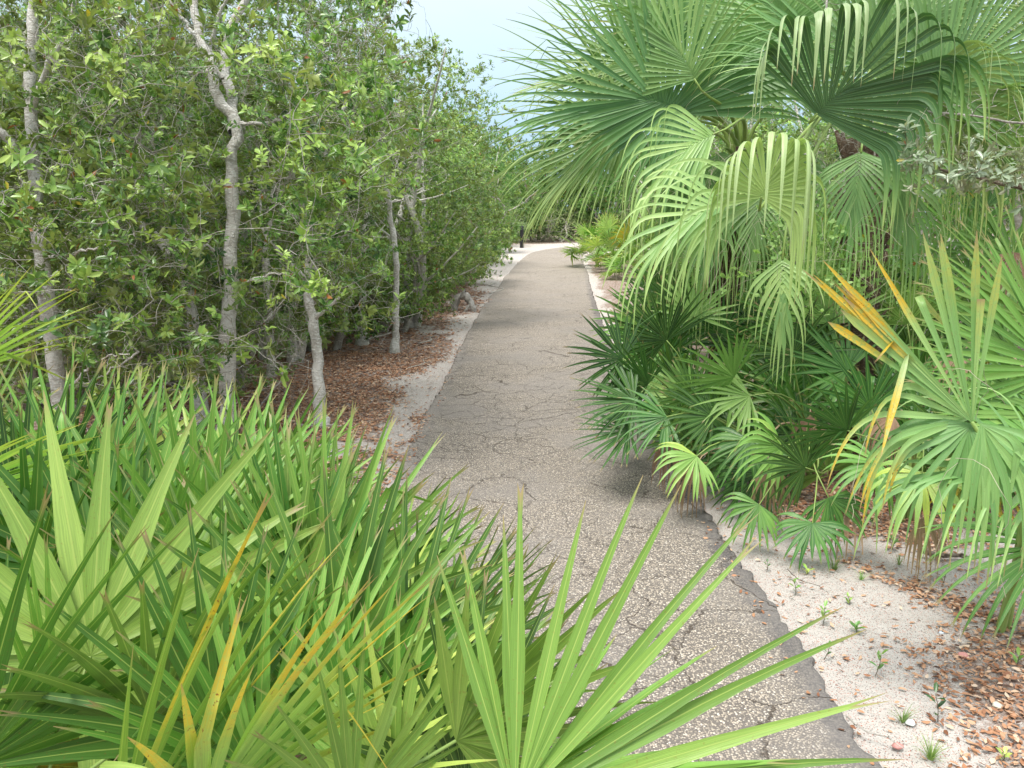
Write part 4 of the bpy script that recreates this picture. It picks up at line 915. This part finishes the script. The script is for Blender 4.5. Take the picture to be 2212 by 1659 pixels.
sab(PB, 1700, 60, 4.6, 110, 5, -10, .8, 190, .5, .5, .6)
# young palm at the right
PK2 = dict(joined=.60, thin=.95, costa=.03, cup=.1, fold=.34)
sab(PC, 2100, 912, 2.25, 113, 4, 6, .60, 52, .05, .7, .66, n=20, yellow=1.5, ystart=.64, yseg=lambda i, n: 1.3 if 0 < i < 13 else .2, dead=.10, joined=.66, thin=.95, costa=.03, cup=.1, fold=.34, twist=.2, vtint=.05, extra=[
    (2096, 915, 2.27, 250, 10, 0, dict(Rl=.44, span=150, droop=.7, dstart=.30, tint=.60, costa=.02, joined=.22, n=15, thin=1.0, yellow=0)),
    (2090, 905, 2.30, 172, 5, 10, dict(Rl=.54, span=50, droop=1.1, dstart=.30, tint=.82, costa=.02, joined=.30, n=8, thin=.9, yellow=.9, ystart=.65, dead=.2, yseg=None)),
    (2120, 915, 2.20, -55, 20, 0, dict(Rl=.46, span=90, droop=1.6, dstart=.18, tint=.72, n=10, joined=.25, thin=1.0, costa=.02, yellow=0))])
sab(PC, 2290, 1050, 2.3, 150, 5, 40, .5, 130, .7, .3, .58, n=18, joined=.3)

def threads(pl, n, x0, x1, y0, y1, d0, d1):
    mb = MB()
    for i in range(n):
        p = P(R.uniform(x0, x1), R.uniform(y0, y1), R.uniform(d0, d1)); L = R.uniform(.12, .5); m = 9; a = R.uniform(0, 6.28); dr = A(math.cos(a), math.sin(a), R.normal(0, .5)); c = [p]
        for j in range(m): dr = nrm(dr + R.normal(0, .35, 3) + A(0, 0, -.30)); c.append(c[-1] + dr * L / m)
        tube(mb, c, .0009, 3, cap=False)
    o = part(mb, 'leaf_fibres', M['thread'], pl.root); o['kind'] = 'stuff'
threads(PA, 90, 1330, 1700, 250, 560, 4.7, 5.3); threads(PB, 80, 1500, 2050, 230, 600, 3.6, 4.3); threads(PC, 6, 1850, 2200, 700, 1150, 2.1, 2.4)

# ------------------------------------------------------------------ right edge tree with grey leaves, dead twigs, vine
gt = thing('grey_leaved_tree', P(2560, 1150, 4.3) * A(1, 1, 0), 'tree at the right edge reaching a branch of grey-white leathery leaves into view', 'tree')
c1, r1_ = trunk_nodes([P(2560, 1150, 4.3) * A(1, 1, 0), P(2500, 700, 4.2), P(2440, 400, 4.1), P(2420, 60, 4.1)], .06, .03, 24); mb = MB(); tube(mb, c1, r1_, 10); part(mb, 'trunk', M['bark_dark'], gt)
c2, r2_ = trunk_nodes([P(2470, 520, 4.15), P(2330, 440, 3.9), P(2180, 400, 3.8), P(2030, 365, 3.75)], .022, .006, 20); mb = MB(); tube(mb, c2, r2_, 6); part(mb, 'limb', M['bark_dark'], gt)
T = np.array([P(R.uniform(1950, 2330), 0, 3.8) for _ in range(1)]); n = 170
uu = R.uniform(1945, 2330, n); vv_ = 350 + (uu - 2100) * .10 + R.normal(0, 30, n); dd_ = R.uniform(3.5, 4.1, n); T = np.array([P(a, b, c) for a, b, c in zip(uu, vv_, dd_)])
mb = MB(); dirs = grow(mb, T, np.concatenate([c1, c2]), np.concatenate([r1_, r2_])); part(mb, 'twigs', M['bark_dark'], gt)
mb = MB(); rosettes(mb, T, dirs, 9, .050, .017, TA, R.normal(.86, .12, n)); part(mb, 'foliage', M['silver'], gt)
def dead_twigs(label, nodes, n, x0, x1, y0, y1, d0, d1, bend=.35):
    base = P(*nodes[0]); root = thing('dead_branch', base * 1.0, label, 'dead branch'); c, rr = trunk_nodes([P(*q) for q in nodes], .008, .003, 14); mb = MB(); tube(mb, c, rr, 5)
    T = np.array([P(R.uniform(x0, x1), R.uniform(y0, y1), R.uniform(d0, d1)) for _ in range(n)]); grow(mb, T, c, rr, rmax=.005, r_tip=.0011, sides=4, bend=bend, sag=0)
    part(mb, 'branches', M['twig'], root)
dead_twigs('bare pale twigs reaching across the upper right edge above the grey leaves', [(2330, 300, 4.0), (2200, 262, 3.9), (2050, 245, 3.8), (1940, 235, 3.8)], 70, 1930, 2300, 190, 320, 3.6, 4.1)
dead_twigs('tangle of dead twigs against the fibrous trunk of the right cabbage palm', [(1880, 420, 4.25), (1890, 350, 4.2), (1885, 260, 4.2)], 120, 1800, 1960, 225, 400, 4.0, 4.35, .6)
dead_twigs('bare grey twigs low between the palm and the palmettos on the right', [(1900, 700, 4.9), (1880, 560, 4.9), (1950, 440, 4.9)], 110, 1780, 2080, 400, 620, 4.6, 5.2, .4)
dead_twigs('dark leafless branch hanging from the top edge between the palm leaves', [(1790, -60, 3.9), (1785, 10, 3.9), (1788, 95, 3.9)], 12, 1760, 1830, -40, 110, 3.8, 4.0, .3)
for i, (nd, bx) in enumerate([([(330, 330, 5.0), (290, 300, 4.9), (250, 280, 4.8), (180, 260, 4.7)], (120, 420, 200, 330)), ([(420, 420, 5.0), (330, 395, 4.8), (230, 375, 4.7)], (180, 460, 340, 460)),
                              ([(300, 760, 4.6), (240, 800, 4.5), (180, 830, 4.5)], (0, 320, 640, 800)), ([(560, 880, 5.6), (600, 830, 5.6), (640, 760, 5.6)], (520, 660, 680, 860)), ([(60, 700, 4.6), (30, 640, 4.5), (10, 600, 4.5)], (-40, 180, 560, 700))]):
    dead_twigs(['bare whitish twigs fanning out left of the crooked fork', 'bare arching twigs between the left edge trunk and the tallest trunk', 'tangle of dry twigs low over the palmettos at the left', 'sparse dry twigs between the tallest trunk and the short pale trunk', 'dry grey twigs beside the left edge trunk near the frame'][i], nd, 70, bx[0], bx[1], bx[2], bx[3], 4.5, 5.8, .3)
vn = thing('climbing_vine', P(1850, 640, 4.6) * A(1, 1, 0), 'small-leaved bright green vine scrambling over the palmettos under the right palm', 'vine')
n = 330; vp = np.array([P(R.normal(1800, 75), R.normal(545, 62), R.uniform(4.1, 4.8)) for _ in range(n)]); mb = MB(); c, rr = trunk_nodes([P(1850, 760, 4.6) * A(1, 1, 0), P(1830, 650, 4.6), P(1790, 520, 4.5), P(1850, 440, 4.5)], .004, .002, 20)
tube(mb, c, rr, 5); dirs = grow(mb, vp, c, rr, rmax=.003, r_tip=.001, bend=.4); part(mb, 'stems', M['petiole'], vn); mb = MB(); rosettes(mb, vp, dirs, 5, .034, .020, TA, R.normal(.80, .1, n)); part(mb, 'foliage', M['bright'], vn)
fr(RB[6], 2190, 545, 4.3, 250, 10, 20, .42, 14, 150, tint=.3, joined=.12, droop=1.0, dstart=.1, dead=.0, yellow=0, wf=1.0, mat='dryfan', label='dry brown hanging frond')

# ------------------------------------------------------------------ bollard, driftwood stump, sticks, stones, seedlings
bp = G(1127, 534); bo = thing('bollard_light', (bp[0], bp[1], -.03), 'black cylindrical bollard light at the left side of the distant path bend', 'bollard')
kk = NT('black_powder_coat'); M['black'] = kk.done(kk.pbr((.012, .012, .014), .45).outputs[0]); kk = NT('grey_lens'); M['lens'] = kk.done(kk.pbr((.22, .23, .24), .3).outputs[0])
def lathe(mb, c, prof, sides=20):
    th = np.arange(sides) / sides * 2 * PI; v = []; 
    for r_, z in prof: v += [(c[0] + r_ * math.cos(a), c[1] + r_ * math.sin(a), c[2] + z) for a in th]
    q = [[i * sides + j, i * sides + (j + 1) % sides, (i + 1) * sides + (j + 1) % sides, (i + 1) * sides + j] for i in range(len(prof) - 1) for j in range(sides)]
    mb.add(v, q)
B0 = A(bp[0], bp[1], -.03)
mb = MB(); lathe(mb, B0, [(.0, 0), (.10, 0), (.10, .02), (.085, .03), (.083, .80), (.0, .80)]); part(mb, 'post', M['black'], bo, smooth=False)
mb = MB(); lathe(mb, B0, [(.0, .80), (.065, .80), (.065, .92), (.0, .92)]); part(mb, 'lens', M['lens'], bo, smooth=False)
for zz in (.825, .86, .895):
    mb = MB(); lathe(mb, B0, [(.0665, zz - .006), (.088, zz - .012), (.088, zz - .006), (.0665, zz + .003), (.0665, zz - .006)]); part(mb, 'louvre', M['black'], bo)
mb = MB(); lathe(mb, B0, [(.0, .921), (.115, .921), (.118, .935), (.115, .955), (.05, .975), (.0, .978)]); part(mb, 'cap', M['black'], bo, smooth=False)
sp_ = G(1000, 668); s0_ = A(sp_[0], sp_[1], -.03); mb = MB()
for pts, r0, r1 in [([(-.14, 0, -.04), (-.12, .02, .12), (-.04, .02, .24), (.05, 0, .25)], .055, .06), ([(.02, 0, .27), (.10, -.02, .20), (.15, -.05, .08), (.19, -.08, -.03)], .07, .05),
                    ([(-.05, .05, .25), (-.10, .12, .12), (-.16, .18, -.03)], .045, .03), ([(.04, .05, .24), (.12, .14, .10), (.16, .2, -.03)], .05, .035), ([(0, 0, .24), (.02, -.01, .31)], .05, .02), ([(.12, -.05, .10), (.05, -.10, .02), (-.02, -.12, -.03)], .03, .02)]:
    c = catmull([s0_ + A(*q) * A(1.05, 1.0, 1.05) for q in pts], 14); c[1:] += R.normal(0, .008, (13, 3)); tube(mb, c, np.linspace(r0, r1, 14) * .85, 10, rn=.2)
single(mb, 'driftwood_stump', M['driftwood'], s0_, 'weathered grey arched root stump lying in the leaf litter left of the path', 'stump')
def stick(a, b, r_, label, lift=.02, mat='twig', mid=.1):
    p, q = G(*a), G(*b); L = np.linalg.norm(q - p); sd_ = nrm(np.cross(q - p, A(0, 0, 1))); c = catmull([p, p * .6 + q * .4 + sd_ * L * mid, p * .3 + q * .7 - sd_ * L * mid * .4, q], 14); c[:, 2] = lift + R.uniform(0, .006, 14)
    mb = MB(); tube(mb, c, np.linspace(r_, r_ * .4, 14), 6, rn=.06)
    for j in (5, 9):
        e = c[j] + (nrm(q - p) * .6 + sd_ * R.choice([-1, 1])) * L * .14 + A(0, 0, .02); tube(mb, [c[j], (c[j] + e) / 2 + A(0, 0, .006), e], [r_ * .5, r_ * .4, r_ * .25], 4)
    single(mb, 'fallen_stick', M[mat], c[0], label, 'stick')
stick((1827, 1557), (1950, 1625), .003, 'thin bent stick lying over the black path edge at the bottom right', .012)
stick((1058, 634), (1072, 611), .012, 'pale stick lying along the left path edge beyond the stump', .0)
stick((795, 742), (862, 700), .012, 'grey stick in the litter left of the thin bent trunk', .05)
stick((640, 925), (745, 930), .009, 'crooked stick at the foot of the short pale trunk', .03)
stick((560, 830), (660, 790), .010, 'long dry stick between the tallest trunk and the short pale trunk', .05)
stick((905, 745), (945, 728), .010, 'short pale stick on the leaf litter beside the sand patch', .02)
stick((1985, 1195), (2105, 1215), .014, 'dark rotten stick under the young palm, at the edge of the litter', .015, 'bark_dark')
stick((1700, 1235), (1790, 1290), .002, 'hair-thin twig lying on the white sand among the seedlings', .012, 'bark_dark')
stick((880, 800), (935, 775), .006, 'thin twig on the litter left of the path halfway up', .02)
def stone(px, py, s_, colr, label, nm='pebble'):
    g = G(px, py, -.012); kk = NT('stone_' + nm); m_ = kk.done(kk.pbr(kk.mix(kk.noise(60, 3), colr, tuple(c * .7 for c in colr)), .7).outputs[0])
    bm = __import__('bmesh').new(); __import__('bmesh').ops.create_icosphere(bm, subdivisions=3, radius=1)
    for v in bm.verts:
        n_ = mnoise.noise(v.co * 1.3 + Vector((px, py, 0))); v.co = v.co * (1 + .35 * n_); v.co = Vector((v.co.x * s_, v.co.y * s_ * .8, v.co.z * s_ * .5))
    me = bpy.data.meshes.new(nm); bm.to_mesh(me); bm.free(); me.materials.append(m_)
    for p_ in me.polygons: p_.use_smooth = True
    o = bpy.data.objects.new(nm, me); C.objects.link(o); o.location = g; tag(o, label, nm.replace('_', ' '))
stone(2083, 1416, .020, (.60, .28, .25), 'larger pink pebble at the edge of the right litter')
stone(1939, 1612, .017, (.58, .27, .24), 'pink pebble beside the black path edge at the bottom')
stone(2155, 1523, .018, (.75, .70, .58), 'cream shell fragment in the leaves at the right edge', 'shell_fragment')
stone(1967, 1561, .016, (.68, .72, .68), 'pale grey shell fragment by the grass tuft near the bottom', 'shell_fragment')
stone(1738, 1224, .009, (.62, .72, .80), 'bluish shell fragment high on the white sand', 'shell_fragment')
stone(2034, 1366, .012, (.68, .76, .85), 'bluish-white shell fragment in the middle of the sand', 'shell_fragment')
def seedling(px, py, h, nl, L, label, tint=.6, mat='oak'):
    g = G(px, py, -.02); root = thing('seedling', g, label, 'seedling'); top = g + A(R.normal(0, .01), R.normal(0, .01), h)
    c = catmull([g, g * .5 + top * .5 + A(.004, 0, 0), top], 8); mb = MB(); tube(mb, c, np.linspace(.0018, .001, 8), 5); part(mb, 'stem', M['bark_dark'], root)
    t_ = np.linspace(.3, 1, nl); p = g + (top - g) * t_[:, None]; a = np.arange(nl) * 2.4 + R.uniform(0, 6); d = np.stack([np.cos(a), np.sin(a), R.uniform(.2, .9, nl) + t_ * .5], 1)
    for i in range(nl):
        mb = MB(); leaves(mb, p[i:i + 1], d[i:i + 1], A(0, 0, 1)[None], L * R.uniform(.8, 1.2), L * .42, float(np.clip(R.normal(tint, .08), 0, 1))); part(mb, 'leaf', M[mat], root)
for q in [(1657, 1232, .045, 6, .022, 'reddish-leaved seedling on the sand closest to the hanging palmetto fans', .3), (1742, 1243, .03, 4, .040, 'seedling with two broad light leaves behind the row along the path', .85),
          (1719, 1284, .060, 7, .030, 'seedling beside the path edge, second from the palmettos', .6), (1777, 1352, .085, 7, .034, 'tallest green seedling beside the black path edge', .62), (1835, 1312, .045, 7, .028, 'small bushy seedling right of the tallest one', .7),
          (1849, 1372, .045, 9, .034, 'dark green bushy seedling below the small bushy one', .45), (1780, 1425, .06, 4, .024, 'sparse drab seedling touching the black path edge', .3), (1890, 1462, .085, 6, .036, 'seedling with a dark bud on top in the lower middle of the sand', .52),
          (2026, 1560, .10, 5, .036, 'dark withered seedling standing in front of the right litter', .12), (1927, 1188, .05, 6, .045, 'broad-leaved dark seedling at the foot of the palmetto bank', .4), (2034, 1268, .09, 4, .022, 'thin seedling on the upper right sand patch', .35),
          (2195, 1440, .04, 6, .035, 'green seedling in the litter at the right edge', .6), (2190, 1300, .03, 4, .025, 'tiny seedling on the sand at the right edge', .6), (2165, 1645, .04, 6, .03, 'bright seedling in the litter at the bottom right corner', .9)]:
    seedling(*q)
def tuft(px, py, h, n, label, tint=.6):
    g = G(px, py, -.02); mb = MB()
    for i in range(n):
        a = R.uniform(0, 6.28); d = A(math.cos(a), math.sin(a), 0) * R.uniform(.1, .8); p = [g + d * .01]; dr = nrm(d + A(0, 0, 1.2))
        hh = h * R.uniform(.5, 1.1)
        for j in range(5): p.append(p[-1] + dr * hh / 5); dr = nrm(dr + d * .22 + A(0, 0, -.12))
        p = np.array(p); w_ = np.linspace(.0016, .0003, 6)[:, None]; s_ = nrm(np.cross(dr, A(0, 0, 1)))
        v = np.concatenate([p - s_ * w_, p + s_ * w_]); q = [[j, j + 1, j + 7, j + 6] for j in range(5)]
        mb.add(v, q, None, (0.3, .5, float(np.clip(R.normal(tint, .1), 0, 1))))
    single(mb, 'grass_tuft', M['bright'], g, label, 'grass tuft')
tuft(1802, 1232, .10, 34, 'fine pale grass tuft on the sand near the seedlings, farthest left'); tuft(1860, 1252, .06, 26, 'small pale grass tuft just right of the farthest left one', .7); tuft(1949, 1560, .07, 34, 'grass tuft beside the pale grey shell near the bottom')
tuft(2010, 1640, .08, 70, 'dense light green grass tuft in the litter at the bottom', .8); tuft(1942, 1220, .07, 26, 'thin grass tuft at the shaded end of the right sand'); tuft(2150, 1250, .05, 18, 'sparse grass tuft on the sand by the young palm')
